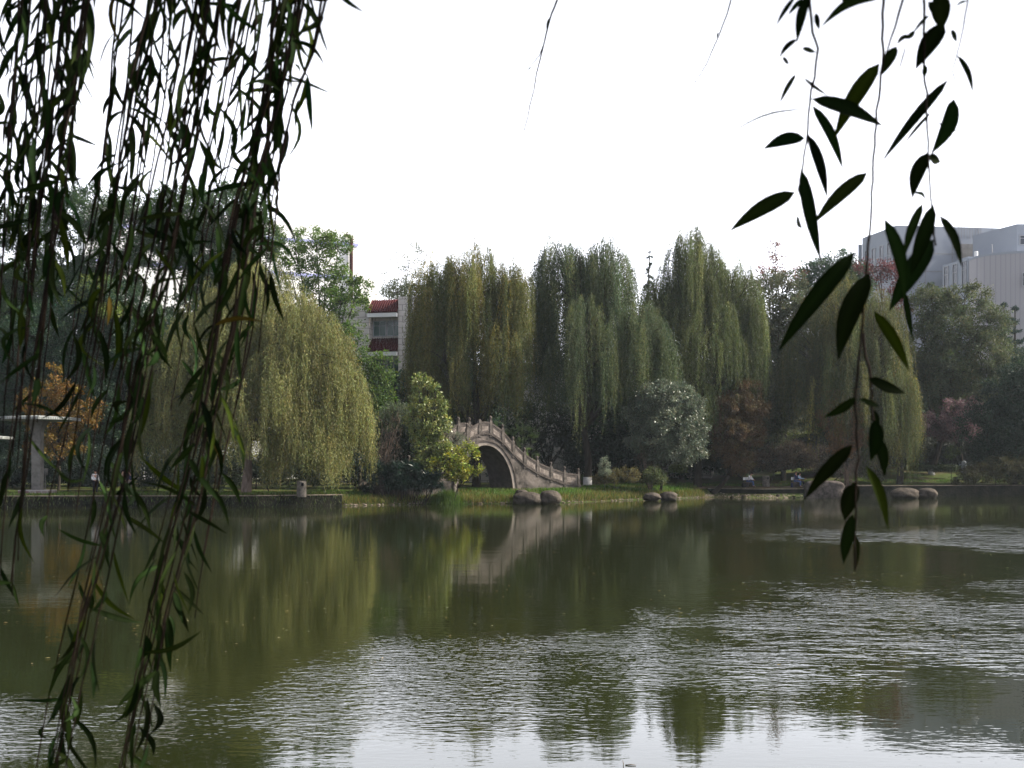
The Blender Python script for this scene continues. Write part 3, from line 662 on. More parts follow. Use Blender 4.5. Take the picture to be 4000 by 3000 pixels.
broadleaf('brown_bush', 'rusty hedge-like bush behind the bench with the white-shirted sitter', 'bush', 110, 3010, [(3000, 1790, 70, 45), (3100, 1780, 80, 50), (2930, 1800, 50, 40), (3190, 1790, 70, 50)], (.050, .040, .030), 49, (.080, .062, .045), dens=.8, per=60, clump=.5, leaf=(.16, .08), trunk_r=.05)
broadleaf('dark_bush', 'dull green bush at the foot of the drooping willow behind the stone block', 'bush', 108, 3250, [(3260, 1810, 70, 50), (3350, 1800, 70, 60), (3420, 1830, 50, 40)], (.034, .040, .026), 50, (.06, .05, .035), dens=.8, per=60, clump=.5, leaf=(.16, .08), trunk_r=.05)
broadleaf('green_hedge', 'sunlit yellow-green hedge on the slope behind the rusty bush', 'hedge', 118, 3060, [(2960, 1700, 70, 22), (3060, 1705, 80, 20), (3160, 1710, 70, 18)], (.10, .12, .03), 51, dens=.8, per=60, clump=.5, leaf=(.16, .09), trunk_r=.05, limbs=False)
broadleaf('dark_bush', 'brown-green bush sloping down to the water at the end of the lawn', 'bush', 104.5, 3890, [(3830, 1850, 80, 38), (3930, 1830, 90, 55), (4030, 1840, 80, 50), (3770, 1875, 50, 20)], (.034, .036, .016), 52, (.05, .045, .02), dens=.85, per=60, clump=.45, leaf=(.14, .06), trunk_r=.05)
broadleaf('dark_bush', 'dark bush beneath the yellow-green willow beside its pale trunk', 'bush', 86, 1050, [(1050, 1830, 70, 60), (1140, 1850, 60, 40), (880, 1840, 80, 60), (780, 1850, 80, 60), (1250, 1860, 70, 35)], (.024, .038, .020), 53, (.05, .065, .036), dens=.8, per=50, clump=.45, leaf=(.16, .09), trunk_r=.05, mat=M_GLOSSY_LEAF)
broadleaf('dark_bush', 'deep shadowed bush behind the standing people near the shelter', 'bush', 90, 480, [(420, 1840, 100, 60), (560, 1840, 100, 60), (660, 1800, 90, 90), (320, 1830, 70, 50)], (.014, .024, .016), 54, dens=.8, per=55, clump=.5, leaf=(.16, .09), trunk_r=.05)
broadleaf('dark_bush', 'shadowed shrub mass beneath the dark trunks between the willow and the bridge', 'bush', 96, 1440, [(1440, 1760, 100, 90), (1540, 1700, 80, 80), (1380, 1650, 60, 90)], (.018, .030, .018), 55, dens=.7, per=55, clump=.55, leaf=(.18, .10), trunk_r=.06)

GB = 'dark trees closing the gaps far behind'
def rear(px, D, top, hw, seed, label, col=(.020, .036, .020), bot=1830):
    h = bot - top; L = []
    for i in range(5):
        t = i / 4; L.append((px + (-1) ** i * hw * .25, top + h * (.14 + .72 * t), hw * (.62 + .38 * math.sin(math.pi * min(1, t * .8 + .2))), h * .20))
    broadleaf('leafy_tree', label, 'tree', D, px, L, col, seed, tuple(c * 1.6 for c in col), dens=.62, per=58, clump=1.0, leaf=(.40, .22), group=GB, trunk_r=.25)
rear(60, 122, 1080, 190, 101, 'dark tree filling the gap low behind the shelter roof')
rear(420, 121, 1130, 190, 102, 'dark tree low behind the yellow maple and the standing people')
rear(760, 122, 1150, 190, 103, 'dark tree low behind the yellow-green willow')
rear(1180, 112, 1250, 170, 104, 'dark tree half hidden between the yellow-green willow and the airy tree')
rear(1440, 110, 1480, 120, 105, 'dark tree under the maroon roof behind the bare twiggy shrub', bot=1850)
rear(1580, 111, 1480, 110, 112, 'dark low tree at the wall behind the tall large-leaved shrub', bot=1860)
rear(1770, 112, 1290, 120, 106, 'dark low tree behind the forked willow stems', bot=1860)
rear(1950, 112, 1330, 110, 113, 'dark low tree behind the bridge crest and fan palm', bot=1860)
rear(2330, 112, 1420, 130, 107, 'dark low tree behind the whitewashed willow trunk', bot=1850)
rear(2480, 113, 1540, 120, 114, 'dark low tree just behind the silvery shrub', bot=1850)
rear(2660, 116, 1530, 130, 108, 'dark low tree behind the highest-topped willow', bot=1850)
rear(2850, 118, 1420, 130, 115, 'dark tree behind the leaning brown cypress', bot=1840)
rear(3010, 124, 1300, 150, 109, 'dark tree far behind the dull green tree')
rear(3200, 125, 1330, 160, 110, 'dark tree far behind the orange cypress')
rear(3420, 126, 1350, 160, 111, 'dark tree far behind the drooping willow')
rear(3640, 128, 1450, 150, 116, 'dark tree behind the whitewashed trunk and plum', col=(.024, .038, .022))
rear(3860, 128, 1500, 150, 117, 'dark tree behind the plum and the pale upright stone', col=(.022, .034, .020))
rear(4080, 124, 1400, 170, 118, 'dark tree at the edge behind the tiered pines', col=(.022, .034, .020))
rear(-150, 118, 1000, 200, 119, 'dark tree at the far end of the bank past the shelters')

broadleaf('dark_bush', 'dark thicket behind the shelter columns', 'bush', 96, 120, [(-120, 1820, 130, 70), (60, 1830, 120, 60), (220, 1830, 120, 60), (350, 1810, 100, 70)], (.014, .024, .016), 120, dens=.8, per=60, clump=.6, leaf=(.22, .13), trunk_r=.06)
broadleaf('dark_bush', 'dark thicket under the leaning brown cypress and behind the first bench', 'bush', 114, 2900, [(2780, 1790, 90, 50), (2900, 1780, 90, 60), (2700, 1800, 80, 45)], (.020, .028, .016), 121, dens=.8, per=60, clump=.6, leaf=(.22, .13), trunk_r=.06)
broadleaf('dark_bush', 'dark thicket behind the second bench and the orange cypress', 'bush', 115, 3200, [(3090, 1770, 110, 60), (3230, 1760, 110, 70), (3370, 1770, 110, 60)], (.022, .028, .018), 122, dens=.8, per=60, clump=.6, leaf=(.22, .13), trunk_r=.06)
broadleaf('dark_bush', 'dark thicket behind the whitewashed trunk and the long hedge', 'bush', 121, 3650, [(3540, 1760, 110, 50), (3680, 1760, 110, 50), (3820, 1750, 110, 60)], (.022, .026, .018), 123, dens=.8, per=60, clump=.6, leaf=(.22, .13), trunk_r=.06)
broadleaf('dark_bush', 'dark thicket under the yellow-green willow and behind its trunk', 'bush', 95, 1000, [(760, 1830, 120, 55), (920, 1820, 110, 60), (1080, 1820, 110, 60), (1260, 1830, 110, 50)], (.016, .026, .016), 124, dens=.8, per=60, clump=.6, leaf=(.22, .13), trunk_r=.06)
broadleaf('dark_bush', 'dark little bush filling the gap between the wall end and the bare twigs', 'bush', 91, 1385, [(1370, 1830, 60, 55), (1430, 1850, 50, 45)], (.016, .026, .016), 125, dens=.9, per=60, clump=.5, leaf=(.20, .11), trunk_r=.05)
def far_row():
    src = broadleaf('distant_tree', 'dark distant tree in the row closing the park, barely seen between nearer crowns', 'tree', 215, -900, [(-900, 1640, 190, 60), (-830, 1560, 150, 70), (-960, 1570, 150, 70), (-900, 1720, 240, 60), (-900, 1790, 250, 50)],
                    (.020, .034, .022), 130, dens=.5, per=50, clump=1.8, leaf=(.9, .5), trunk_r=.4, group='distant trees closing the park')
    kids = list(src.children)
    for i, px in enumerate(range(-640, 5000, 260)):
        c = src.copy(); COL.objects.link(c); D = 205 + (i * 37) % 25; x = PX(px, D); k = .85 + .3 * ((i * 29) % 10) / 10
        c.location = (x, D, float(ground_z(x, D)) - .1); c.scale = (k, k, k); c.rotation_euler = (0, 0, i * 1.7)
        for ch in kids: d = ch.copy(); COL.objects.link(d); d.parent = c
far_row()

def spiky_shrub(name, label, cat, D, heads, col, seed, blade=(.75, .035), nb=60, trunk=True, fan=False, col2=None):
    """rosettes of long narrow blades; heads: (px, py, scale)"""
    global rng
    rng = np.random.default_rng(seed)
    bx = PX(np.mean([h[0] for h in heads]), D); bz = float(ground_z(bx, D)) - .05
    root = empty(name, (bx, D, bz), label, cat)
    Q, T = [], []; tb = MB()
    for hx, hy, sc in heads:
        dd = rng.uniform(-.6, .6); c = np.array([PX(hx, D + dd), D + dd, PZ(hy, D + dd)])
        b0 = np.array([bx + (c[0] - bx) * .6, D + dd * .6, float(ground_z(c[0], D)) - .05])
        tb.tube(limb_path(b0, c, 0, 5, .06), np.linspace(.05, .04, 5) if fan else np.linspace(.018, .012, 5), 6)
        if fan:
            for k in range(16):
                w = unit(rng.normal(size=3) + np.array([0, 0, .35])); st = c + w * sc * .55
                nrm = unit(np.cross(w, [0.2, .9, .3])); sd_ = np.cross(w, nrm)
                tb.tube([c, st], [.014, .01], 4)
                n = 15; a = np.linspace(-1.25, 1.25, n)
                d = unit(np.cos(a)[:, None] * w + np.sin(a)[:, None] * sd_ + np.array([0, 0, -.15]))
                p = np.tile(st, (n, 1))
                Q.append(kites(p, d, blade[0] * sc * rng.uniform(.75, 1.0, n), blade[1] * np.ones(n), np.tile(nrm, (n, 1)) + rng.normal(0, .15, (n, 3))))
                T.append(jit(col if rng.uniform() > .3 or col2 is None else col2, n, .2))
        else:
            n = nb
            d = unit(rng.normal(size=(n, 3)) + np.array([0, 0, .55])); p = c + rng.normal(0, .07, (n, 3)) * sc
            Q.append(kites(p, d, blade[0] * sc * rng.uniform(.6, 1.1, n), blade[1] * np.ones(n))); T.append(jit(col, n, .25))
    tb.build('stems', M_BARK, root, True)
    quad_mesh('fronds', np.concatenate(Q), np.concatenate(T), M_GLOSSY_LEAF, root)
    return root
hd = [(1420 + 300 * u, 1915 - 125 * v * (1 - .35 * u), .8) for u, v in np.random.default_rng(3).uniform(0, 1, (95, 2))]
spiky_shrub('spiky_shrub', 'dark spiky-leaved shrub mass on the bank in front of the bare twigs', 'shrub', 82.5, hd, (.016, .036, .024), 60, (.75, .05), 90)
spiky_shrub('fan_palm', 'bright green fan palm behind the bridge parapet', 'palm', 95, [(1965, 1668, 1.0), (2010, 1680, 1.1), (2045, 1690, 1.1), (2000, 1725, 1.0), (2050, 1740, 1.1), (2075, 1700, 1.0), (2070, 1775, .9), (2030, 1770, .9)],
            (.075, .12, .028), 61, (.62, .06), fan=True, col2=(.13, .17, .07))

def twig_shrub(label, D, base_px, tips, seed, name='bare_shrub', r=.05):
    global rng
    rng = np.random.default_rng(seed)
    bx = PX(base_px, D); bz = float(ground_z(bx, D)) - .05; b = MB()
    for (tx, ty) in tips:
        dd = rng.uniform(-.7, .7); tip = np.array([PX(tx, D + dd), D + dd, PZ(ty, D + dd)])
        path = limb_path((bx + rng.normal(0, .1), D, bz), tip, .2, 7, .25); b.tube(path, np.linspace(r, .012, 7), 5)
        for k in range(9):
            q = path[int(rng.integers(2, 7))]; e = q + rng.normal(0, .38, 3) + np.array([0, 0, .25]); pp = limb_path(q, e, .05, 4, .1); b.tube(pp, np.linspace(.015, .005, 4), 3)
            for j in range(3): b.tube(limb_path(pp[2], pp[2] + rng.normal(0, .25, 3) + np.array([0, 0, .1]), 0, 3, .05), [.007, .005, .004], 3)
    o = b.build(name, M_TWIG_PALE); return tag(o, label, 'shrub')
M_TWIG_PALE = solid('dry_twig', (.07, .052, .042), (.17, .13, .105), 12, .9)
rt = np.random.default_rng(5)
twig_shrub('bare brown twiggy shrub between the willow and the tall large-leaved shrub', 84.5, 1470, [(1430 + 150 * u, 1640 + 130 * v) for u, v in rt.uniform(0, 1, (16, 2))], 62)
twig_shrub('bare dark twiggy shrub growing at the end of the stone block by the water', 101.5, 3315, [(3270 + 100 * u, 1770 + 90 * v) for u, v in rt.uniform(0, 1, (12, 2))], 63)
twig_shrub('bare pale twigs sticking out beneath the silvery shrub', 98, 2540, [(2480 + 110 * u, 1700 + 100 * v) for u, v in rt.uniform(0, 1, (10, 2))], 64)

def conifer(label, D, px, ptop, pbot, hw, tiers, col, seed, droop, name, lean=0):
    global rng
    rng = np.random.default_rng(seed)
    x = PX(px, D); bz = float(ground_z(x, D)) - .05; zt = PZ(ptop, D); zb = PZ(pbot, D); R = hw / F * D
    root = empty(name, (x, D, bz), label, 'conifer'); tb = MB(); Q, T = [], []
    tb.tube([(x, D, bz), (x, D, zb), (x + lean * .3, D, (zb + zt) / 2), (x + lean, D, zt)], [.2, .16, .12, .07], 7)
    for i in range(tiers):
        t = i / (tiers - 1); z = zt - .1 + (zb - zt) * t ** .9; r = R * (.12 + .88 * t ** .8)
        for k in range(12 if droop < 0 else 4):
            ph = rng.uniform(0, 2 * math.pi); rr = r * rng.uniform(.6, 1.15)
            z_ = z + rng.normal(0, .12 if droop < 0 else .5) - (.4 if droop > 0 else 0); cx = x + lean * (1 - t)
            m = int((10 if droop < 0 else 26) + 44 * rr); u = rng.uniform(.05, 1, m)
            bend = (-droop * rr * u ** 1.7) if droop > 0 else (-.10 * rr * np.sin(u * 3.1) + .22 * rr * u ** 2)
            p = np.stack([cx + rr * u * math.cos(ph), D + rr * u * math.sin(ph), z_ + bend], 1) + rng.normal(0, .09, (m, 3)) * (1, 1, .6)
            o_ = np.array([math.cos(ph), math.sin(ph), 0.])
            d = unit(o_ * .8 + rng.normal(0, .55, (m, 3)) + np.array([0, 0, -1.1 * droop if droop > 0 else .25]))
            Q.append(kites(p, d, .36 * rng.uniform(.6, 1.1, m), .09 * np.ones(m))); T.append(jit(col, m, .2))
            e = np.array([cx + rr * math.cos(ph), D + rr * math.sin(ph), z_ + (-droop * rr if droop > 0 else .2 * rr)])
            tb.tube([(cx, D, z_), ((cx + e[0]) / 2, (D + e[1]) / 2, z_ - (droop * rr * .3 if droop > 0 else .08 * rr)), e], [.03, .02, .008], 3)
    tb.build('trunk', M_BARK, root, True); quad_mesh('crown', np.concatenate(Q), np.concatenate(T), M_LEAF, root); return root
conifer('drooping cedar tip showing between the twin-peaked and the highest willow', 128, 2525, 1000, 1450, 80, 19, (.034, .050, .038), 70, .45, 'cedar_tree', .35)
conifer('small tiered pine against the grey curved facade, the shorter of the two', 138, 3965, 1205, 1480, 55, 8, (.020, .040, .032), 71, -.12, 'tiered_pine')
conifer('small tiered pine against the grey curved facade, the taller of the two', 140, 3922, 1190, 1480, 48, 8, (.024, .044, .036), 72, -.12, 'tiered_pine')

def hedge(label, D, x0, x1, ztop, h, depth, col, seed):
    global rng
    rng = np.random.default_rng(seed); a = PX(x0, D); b = PX(x1, D); n = int((b - a) * h * 1200)
    zt = PZ(ztop, D); p = np.stack([rng.uniform(a, b, n), D + rng.uniform(0, depth, n), zt - rng.uniform(0, 1, n) ** 1.6 * h], 1)
    d = unit(rng.normal(size=(n, 3)) + np.array([0, -.2, .4]))
    o = quad_mesh('clipped_hedge', kites(p, d, .13 * np.ones(n), .08 * np.ones(n)), jit(col, n, .25), M_LEAF); return tag(o, label, 'hedge')
hedge('short clipped hedge with a sunlit flat top beyond the silvery shrub', 104, 2615, 2688, 1816, .75, 1.2, (.085, .11, .026), 73)
hedge('long low clipped hedge behind the sunlit lawn', 112.5, 3590, 3745, 1818, .6, 1.0, (.030, .045, .018), 74)

# --- grass and reeds on the banks
def grass():
    global rng
    rng = np.random.default_rng(80)
    n = 190000
    x = rng.uniform(-42, 52, n); s = rng.uniform(-.25, 1, n) ** 1 * 9; s = np.abs(s)
    y = shore(x) + s
    mid = (x > X_WALL_L) & (x < X_WALL_R)
    ok = (mid & (s > .02)) | (~mid & (s > 3.6)) | ((x < X_WALL_L) & (s > 1.2))
    dens = np.where(mid, 1.0, .45)
    patch = np.sin(x * .9 + 1.3) * np.sin(s * .8 + x * .31) + .4 * np.sin(x * 3.1) * np.sin(s * 2.3)
    ok &= rng.uniform(size=n) < dens * np.clip(.75 + .5 * patch, .12, 1)
    path = (x > X_WALL_R - 1) & (s < 7.0)
    ok &= ~path
    x, y, s, mid, patch = x[ok], y[ok], s[ok], mid[ok], patch[ok]; n = len(x)
    z = ground_z(x, y) - .02
    reed = mid & (s < 1.6)
    h = np.where(reed, rng.uniform(.22, .62, n), np.where(mid, rng.uniform(.15, .42, n), rng.uniform(.08, .26, n)))
    d = unit(np.array([0, 0, 1.0]) + rng.normal(0, .28, (n, 3)))
    green = np.array((.066, .150, .020)); straw = np.array((.20, .125, .050)); dk = np.array((.035, .06, .014))
    f = np.clip(rng.normal(np.where(reed, .55, .16), .25, n) - .35 * patch * ~reed, 0, 1)[:, None]
    c = green + (straw - green) * f; c = np.where((rng.uniform(size=n) < .25)[:, None], dk, c)
    c = c * np.exp(rng.normal(0, .25, (n, 1)))
    o = quad_mesh('grass', kites(np.stack([x, y, z], 1), d, h, .035 * np.ones(n)), c, M_LEAF); tag(o, kind='stuff')
    # tall clump beside the arch
    m = 2600; cx, cy = PX(1745, 83.6), 83.6
    xx = cx + rng.normal(0, .85, m); yy = cy + rng.normal(0, .5, m); zz = ground_z(xx, yy)
    q = quad_mesh('grass_clump', kites(np.stack([xx, yy, zz], 1), unit(np.array([0, 0, 1.0]) + rng.normal(0, .22, (m, 3))), rng.uniform(.35, 1.15, m) * np.exp(-((xx - cx) / 1.4) ** 2), .03 * np.ones(m)),
                  jit((.065, .11, .022), m, .25), M_LEAF)
    tag(q, 'tall bright green clump of grass on the bank beside the arch', 'grass clump')
grass()
def shore_litter():
    global rng
    rng = np.random.default_rng(81)
    n = 900; x = rng.uniform(X_WALL_L, 34, n); m = MB()
    for xx in x:
        s_ = abs(rng.normal(0, .5 if xx < X_WALL_R else 1.3)) + .02; y = float(shore(xx)) + s_; z = float(ground_z(xx, y)); r = rng.uniform(.03, .10)
        m.ball((xx, y, z + r * .2), (r * rng.uniform(.8, 1.6), r, r * .6), 6, 4)
    tag(m.build('gravel', M_LIP, None, True), kind='stuff')
    n = 260; px = rng.uniform(0, 4000, n); py = rng.uniform(1985, 2600, n); D = EYE * F / (py - HY)
    p = np.stack([PX(px, D), D, np.full(n, .012)], 1); p = p[D < shore(p[:, 0]) - .4]; n = len(p)
    a = rng.uniform(0, 6.28, n); d = np.stack([np.cos(a), np.sin(a), np.zeros(n)], 1)
    tag(quad_mesh('leaves', kites(p, d, rng.uniform(.05, .10, n), .035 * np.ones(n), np.tile([0, 0, 1.], (n, 1))), jit((.22, .19, .09), n, .4), M_LEAF), kind='stuff')
    n = 5200; x = rng.uniform(-60, X_WALL_L + .6, n); top_ = rng.uniform(size=n) < .7
    y = shore(x) + np.where(top_, rng.uniform(-.03, .5, n), -.02); z = np.where(top_, .80, rng.uniform(.05, .75, n))
    d = unit(np.stack([rng.normal(0, .4, n), -rng.uniform(.2, 1, n), np.where(rng.uniform(size=n) < .5, -.9, .8)], 1))
    tag(quad_mesh('grass', kites(np.stack([x, y, z], 1), d, rng.uniform(.12, .42, n), .04 * np.ones(n)), jit((.045, .06, .018), n, .4), M_LEAF), kind='stuff')
shore_litter()

def twig():
    D = EYE * F / (2990 - HY); x = PX(2434, D); m = MB()
    m.tube([(x, D, -.05), (x + .004, D, .02), (x - .006, D, .05)], [.004, .004, .002], 5); m.tube([(x + .02, D, .004), (x + .07, D, .008), (x + .12, D - .01, .006)], [.005, .006, .003], 5)
    tag(m.build('floating_twig', M_LIP, None, True), 'tiny twig breaking the calm water surface nearest the viewer', 'twig')
twig()

# ------------------------------------------------------------------ the stone arch bridge
def build_bridge():
    th = math.radians(35); c, s = math.cos(th), math.sin(th); D0 = 88.0; X0 = PX(1896, D0); Wd = 3.2
    def B(L, v, z): return np.array([X0 + L * c - v * s, D0 + L * s + v * c, z])
    def solve(px, py):
        k = (px - HX) / F; L = (k * D0 - X0) / (c - k * s); return L, EYE + (HY - py) / F * (D0 + L * s)
    dk = [solve(*p) for p in [(1918, 1692), (1964, 1724), (2005, 1772), (2050, 1814), (2100, 1846), (2153, 1869), (2206, 1886), (2260, 1893)]]
    L_ = [0.0] + [p[0] for p in dk]; Z_ = [dk[0][1] + .06] + [p[1] for p in dk]
    def deck(L): return float(np.interp(abs(L), L_, Z_))
    Lend = L_[-1] + .25; a, b_ = 2.60, 3.72; zs = solve(2005, 1918)[1] - .12
    def arch(L): return zs + b_ * math.sqrt(max(0, 1 - (L / a) ** 2)) if abs(L) < a else None
    root = empty('stone_bridge', B(0, 0, .5), 'humpbacked grey stone arch bridge with carved parapets and knob-topped posts', 'bridge')
    Ls = sorted(set([round(x, 4) for x in list(np.linspace(-Lend, Lend, 61)) + [a * math.sin(t) * sg for t in np.linspace(0, math.pi / 2, 25) for sg in (1, -1)]]))
    body = MB(); vault = MB()
    for L0, L1 in zip(Ls[:-1], Ls[1:]):
        t0, t1 = deck(L0), deck(L1)
        inside = abs((L0 + L1) / 2) < a
        b0 = arch(L0) if inside and arch(L0) else (zs if inside else -.5); b1 = arch(L1) if inside and arch(L1) else (zs if inside else -.5)
        V = [B(L0, 0, b0), B(L1, 0, b1), B(L1, 0, t1), B(L0, 0, t0), B(L0, Wd, b0), B(L1, Wd, b1), B(L1, Wd, t1), B(L0, Wd, t0)]
        body.add(V, [(0, 1, 2, 3), (5, 4, 7, 6), (3, 2, 6, 7)])
        if inside: vault.add([V[0], V[1], V[5], V[4]], [(0, 3, 2, 1)])
    for sg in (-1, 1):
        L = sg * Lend; body.add([B(L, 0, -.5), B(L, Wd, -.5), B(L, Wd, deck(L)), B(L, 0, deck(L))], [(0, 1, 2, 3)])
        L = sg * a; vault.add([B(L, 0, -.5), B(L, Wd, -.5), B(L, Wd, zs), B(L, 0, zs)], [(0, 1, 2, 3)])
    body.build('spandrel_wall', M_STONE, root); vault.build('vault', M_VAULT, root)
    def ring(r0, r1, proud, name, mat, v0, dirn):
        m = MB(); T = np.linspace(0, math.pi, 37)
        def e(t, r): return (-(a + r) * math.cos(t), zs + (b_ + r) * math.sin(t))
        for t0, t1 in zip(T[:-1], T[1:]):
            q = [e(t0, r0), e(t1, r0), e(t1, r1), e(t0, r1)]
            pts = [B(x, v0, z) for x, z in q]; m.slab(pts, (B(0, 1, 0) - B(0, 0, 0)) * proud * dirn)
        for sg in (-1, 1):
            pts = [B(sg * (a + r0), v0, -.5), B(sg * (a + r1), v0, -.5), B(sg * (a + r1), v0, zs), B(sg * (a + r0), v0, zs)]
            m.slab(pts, (B(0, 1, 0) - B(0, 0, 0)) * proud * dirn)
        m.build(name, mat, root)
    for v0, dirn in ((0, -1), (Wd, 1)):
        ring(.003, .30, .06, 'arch_ring', M_ARCH, v0, dirn); ring(.303, .42, .13, 'arch_moulding', M_STONE_DARK, v0, dirn)
        m = MB(); Q = np.linspace(-Lend, Lend, 41)
        for L0, L1 in zip(Q[:-1], Q[1:]):
            m.slab([B(L0, v0, deck(L0) - .16), B(L1, v0, deck(L1) - .16), B(L1, v0, deck(L1) - .02), B(L0, v0, deck(L0) - .02)], (B(0, 1, 0) - B(0, 0, 0)) * .09 * dirn)
        m.build('string_course', M_STONE_DARK, root)
    posts = [0.52] + L_[2:]
    posts = [-p for p in posts[::-1]] + posts
    ax = [np.array([c, s, 0]), np.array([-s, c, 0]), np.array([0, 0, 1.])]
    for v in (.06, Wd - .06):
        for i, L in enumerate(posts):
            z = deck(L); m = MB(); hgt = 1.02
            m.box(B(L, v, z + hgt / 2 - .18), (.24, .24, hgt + .30), ax); m.box(B(L, v, z + hgt + .005), (.17, .17, .07), ax)
            po = m.build('parapet_post', M_POST, root, bevel=.015)
            if not (v < 1 and abs(L + .52) < .05):
                m = MB(); m.lathe([(.05, 0), (.09, .03), (.075, .06), (.115, .13), (.12, .20), (.08, .27), (.02, .31)], B(L, v, z + hgt + .04), 10)
                m.build('finial', M_STONE_DARK, po, True)
        for L0, L1 in zip(posts[:-1], posts[1:]):
            g = .13; La, Lb = L0 + g, L1 - g; n = 5 if L0 < 0 < L1 else 2
            pn, rl, ins = MB(), MB(), MB()
            xs = np.linspace(La, Lb, n)
            off = (B(0, 1, 0) - B(0, 0, 0))
            def dz(L):      # straight rail between the two posts, curved only at the crest
                if n > 2: return deck(L)
                t = (L - L0) / (L1 - L0); return deck(L0) * (1 - t) + deck(L1) * t
            for x0, x1 in zip(xs[:-1], xs[1:]):
                pn.slab([B(x0, v - .06, dz(x0) - .02), B(x1, v - .06, dz(x1) - .02), B(x1, v - .06, dz(x1) + .66), B(x0, v - .06, dz(x0) + .66)], off * .12)
                rl.slab([B(x0, v - .10, dz(x0) + .70), B(x1, v - .10, dz(x1) + .70), B(x1, v - .10, dz(x1) + .86), B(x0, v - .10, dz(x0) + .86)], off * .20)
                rl.slab([B(x0, v - .08, dz(x0) + .662), B(x1, v - .08, dz(x1) + .662), B(x1, v - .08, dz(x1) + .698), B(x0, v - .08, dz(x0) + .698)], off * .16)
            for (z0, z1, ea, eb) in ((.04, .10, 0, 0), (.56, .62, 0, 0)):
                for x0, x1 in zip(xs[:-1], xs[1:]):
                    ins.slab([B(x0, v - .085, dz(x0) + z0), B(x1, v - .085, dz(x1) + z0), B(x1, v - .085, dz(x1) + z1), B(x0, v - .085, dz(x0) + z1)], off * .022)
            for x0 in (La + .02, Lb - .08):
                x1 = x0 + .06
                ins.slab([B(x0, v - .082, dz(x0) + .11), B(x1, v - .082, dz(x1) + .11), B(x1, v - .082, dz(x1) + .55), B(x0, v - .082, dz(x0) + .55)], off * .02)
            po = pn.build('parapet_panel', M_CARVED, root); ins.build('panel_border', M_POST, po); rl.build('handrail', M_STONE_DARK, root)
M_ARCH = solid('arch_stone', (.11, .095, .085), (.26, .225, .20), 1.5, .92, .02, detail=8)
M_POST = solid('post_stone', (.045, .04, .036), (.145, .125, .112), 2.6, .92, .02, detail=8)
build_bridge()

# ------------------------------------------------------------------ boulders and the stone block
def boulder(name, px0, px1, py0, py1, D, label, seed, depth=1.0, mat=None, sq=1.0, group=None):
    rg = np.random.default_rng(seed)
    cx = PX((px0 + px1) / 2, D); zt = PZ(py0, D); zb = min(PZ(py1, D), zt - .2) - .35; rx = (px1 - px0) / 2 / F * D; rz = (zt - zb) / 2
    bm = bmesh.new(); bmesh.ops.create_icosphere(bm, subdivisions=4, radius=1)
    ph = rg.uniform(0, 6, 6)
    for v in bm.verts:
        p = v.co.copy(); p = Vector([math.copysign(abs(q) ** sq, q) for q in p])
        k = 1 + .07 * math.sin(3 * p.x + ph[0]) * math.cos(2.4 * p.y + ph[1]) + .05 * math.sin(5 * p.z + ph[2] + 3 * p.x) + .04 * math.sin(9 * p.x + ph[3]) * math.sin(8 * p.z + ph[4]) + .03 * abs(math.sin(6 * p.x + 4 * p.y + ph[5])) + rg.normal(0, .004)
        v.co = Vector((p.x * rx * k, p.y * rx * depth * k, p.z * rz * (k if p.z < 0 else 1 - (k - 1) * .3)))
    me = bpy.data.meshes.new(name); bm.to_mesh(me); bm.free()
    me.polygons.foreach_set('use_smooth', [True] * len(me.polygons))
    o = link(name, me, mat or M_ROCK); o.location = (cx, D, (zt + zb) / 2)
    return tag(o, label, 'boulder', group)
def wet_line(m):
    nt = m.node_tree; b = next(n for n in nt.nodes if n.type == 'BSDF_PRINCIPLED'); src = b.inputs['Base Color'].links[0].from_socket
    g = N(nt, 'ShaderNodeNewGeometry'); sp = N(nt, 'ShaderNodeSeparateXYZ'); mr = N(nt, 'ShaderNodeMapRange'); mx = N(nt, 'ShaderNodeMix', data_type='RGBA', blend_type='MULTIPLY')
    for i_, v_ in ((1, .12), (2, .34), (3, 1.0), (4, 0.0)): mr.inputs[i_].default_value = v_
    mx.inputs[7].default_value = (.35, .36, .30, 1)
    nt.links.new(g.outputs['Position'], sp.inputs[0]); nt.links.new(sp.outputs[2], mr.inputs[0]); nt.links.new(mr.outputs[0], mx.inputs[0]); nt.links.new(src, mx.inputs[6]); nt.links.new(mx.outputs[2], b.inputs['Base Color'])
wet_line(M_ROCK)      # stones stay dark and mossy where the lake wets them
boulder('boulder', 2004, 2118, 1921, 1966, 83.0, 'long low dark boulder at the water in front of the arch', 1, .6, None, .8)
boulder('boulder', 2106, 2190, 1915, 1964, 83.2, 'tall rounded dark boulder at the water in front of the bridge steps', 2, .8, None, .75)
boulder('boulder', 2012, 2062, 1912, 1930, 84.3, 'flat slab of stone lying behind the long low dark boulder', 3, .8, None, .7)
boulder('boulder', 2511, 2583, 1923, 1944, 90.5, 'low sloping grey boulder at the edge of the green bank below the silvery shrub', 4, .7)
boulder('boulder', 2579, 2645, 1920, 1944, 90.8, 'domed grey boulder touching the low sloping one below the silvery shrub', 5, .8, None, .8)
boulder('boulder', 3480, 3588, 1904, 1944, 97.6, 'large smooth boulder standing in the water below the sunny lawn, bigger of two', 6, .7, None, .85)
boulder('boulder', 3583, 3659, 1906, 1943, 97.9, 'smaller oval boulder in the water below the sunny lawn', 7, .8, None, .8)
boulder('stone_block', 3142, 3290, 1876, 1942, 99.4, 'big squared stone block standing at the water beside the second bench', 8, .5, M_STONE_DARK, .5)
M_PALESTONE = solid('pale_stone', (.30, .33, .36), (.44, .47, .50), 3, .9, .02)
boulder('monument_stone', 3755, 3774, 1800, 1840, 111, 'upright pale blue-white stone at the end of the long clipped hedge', 9, .35, M_PALESTONE, .55)
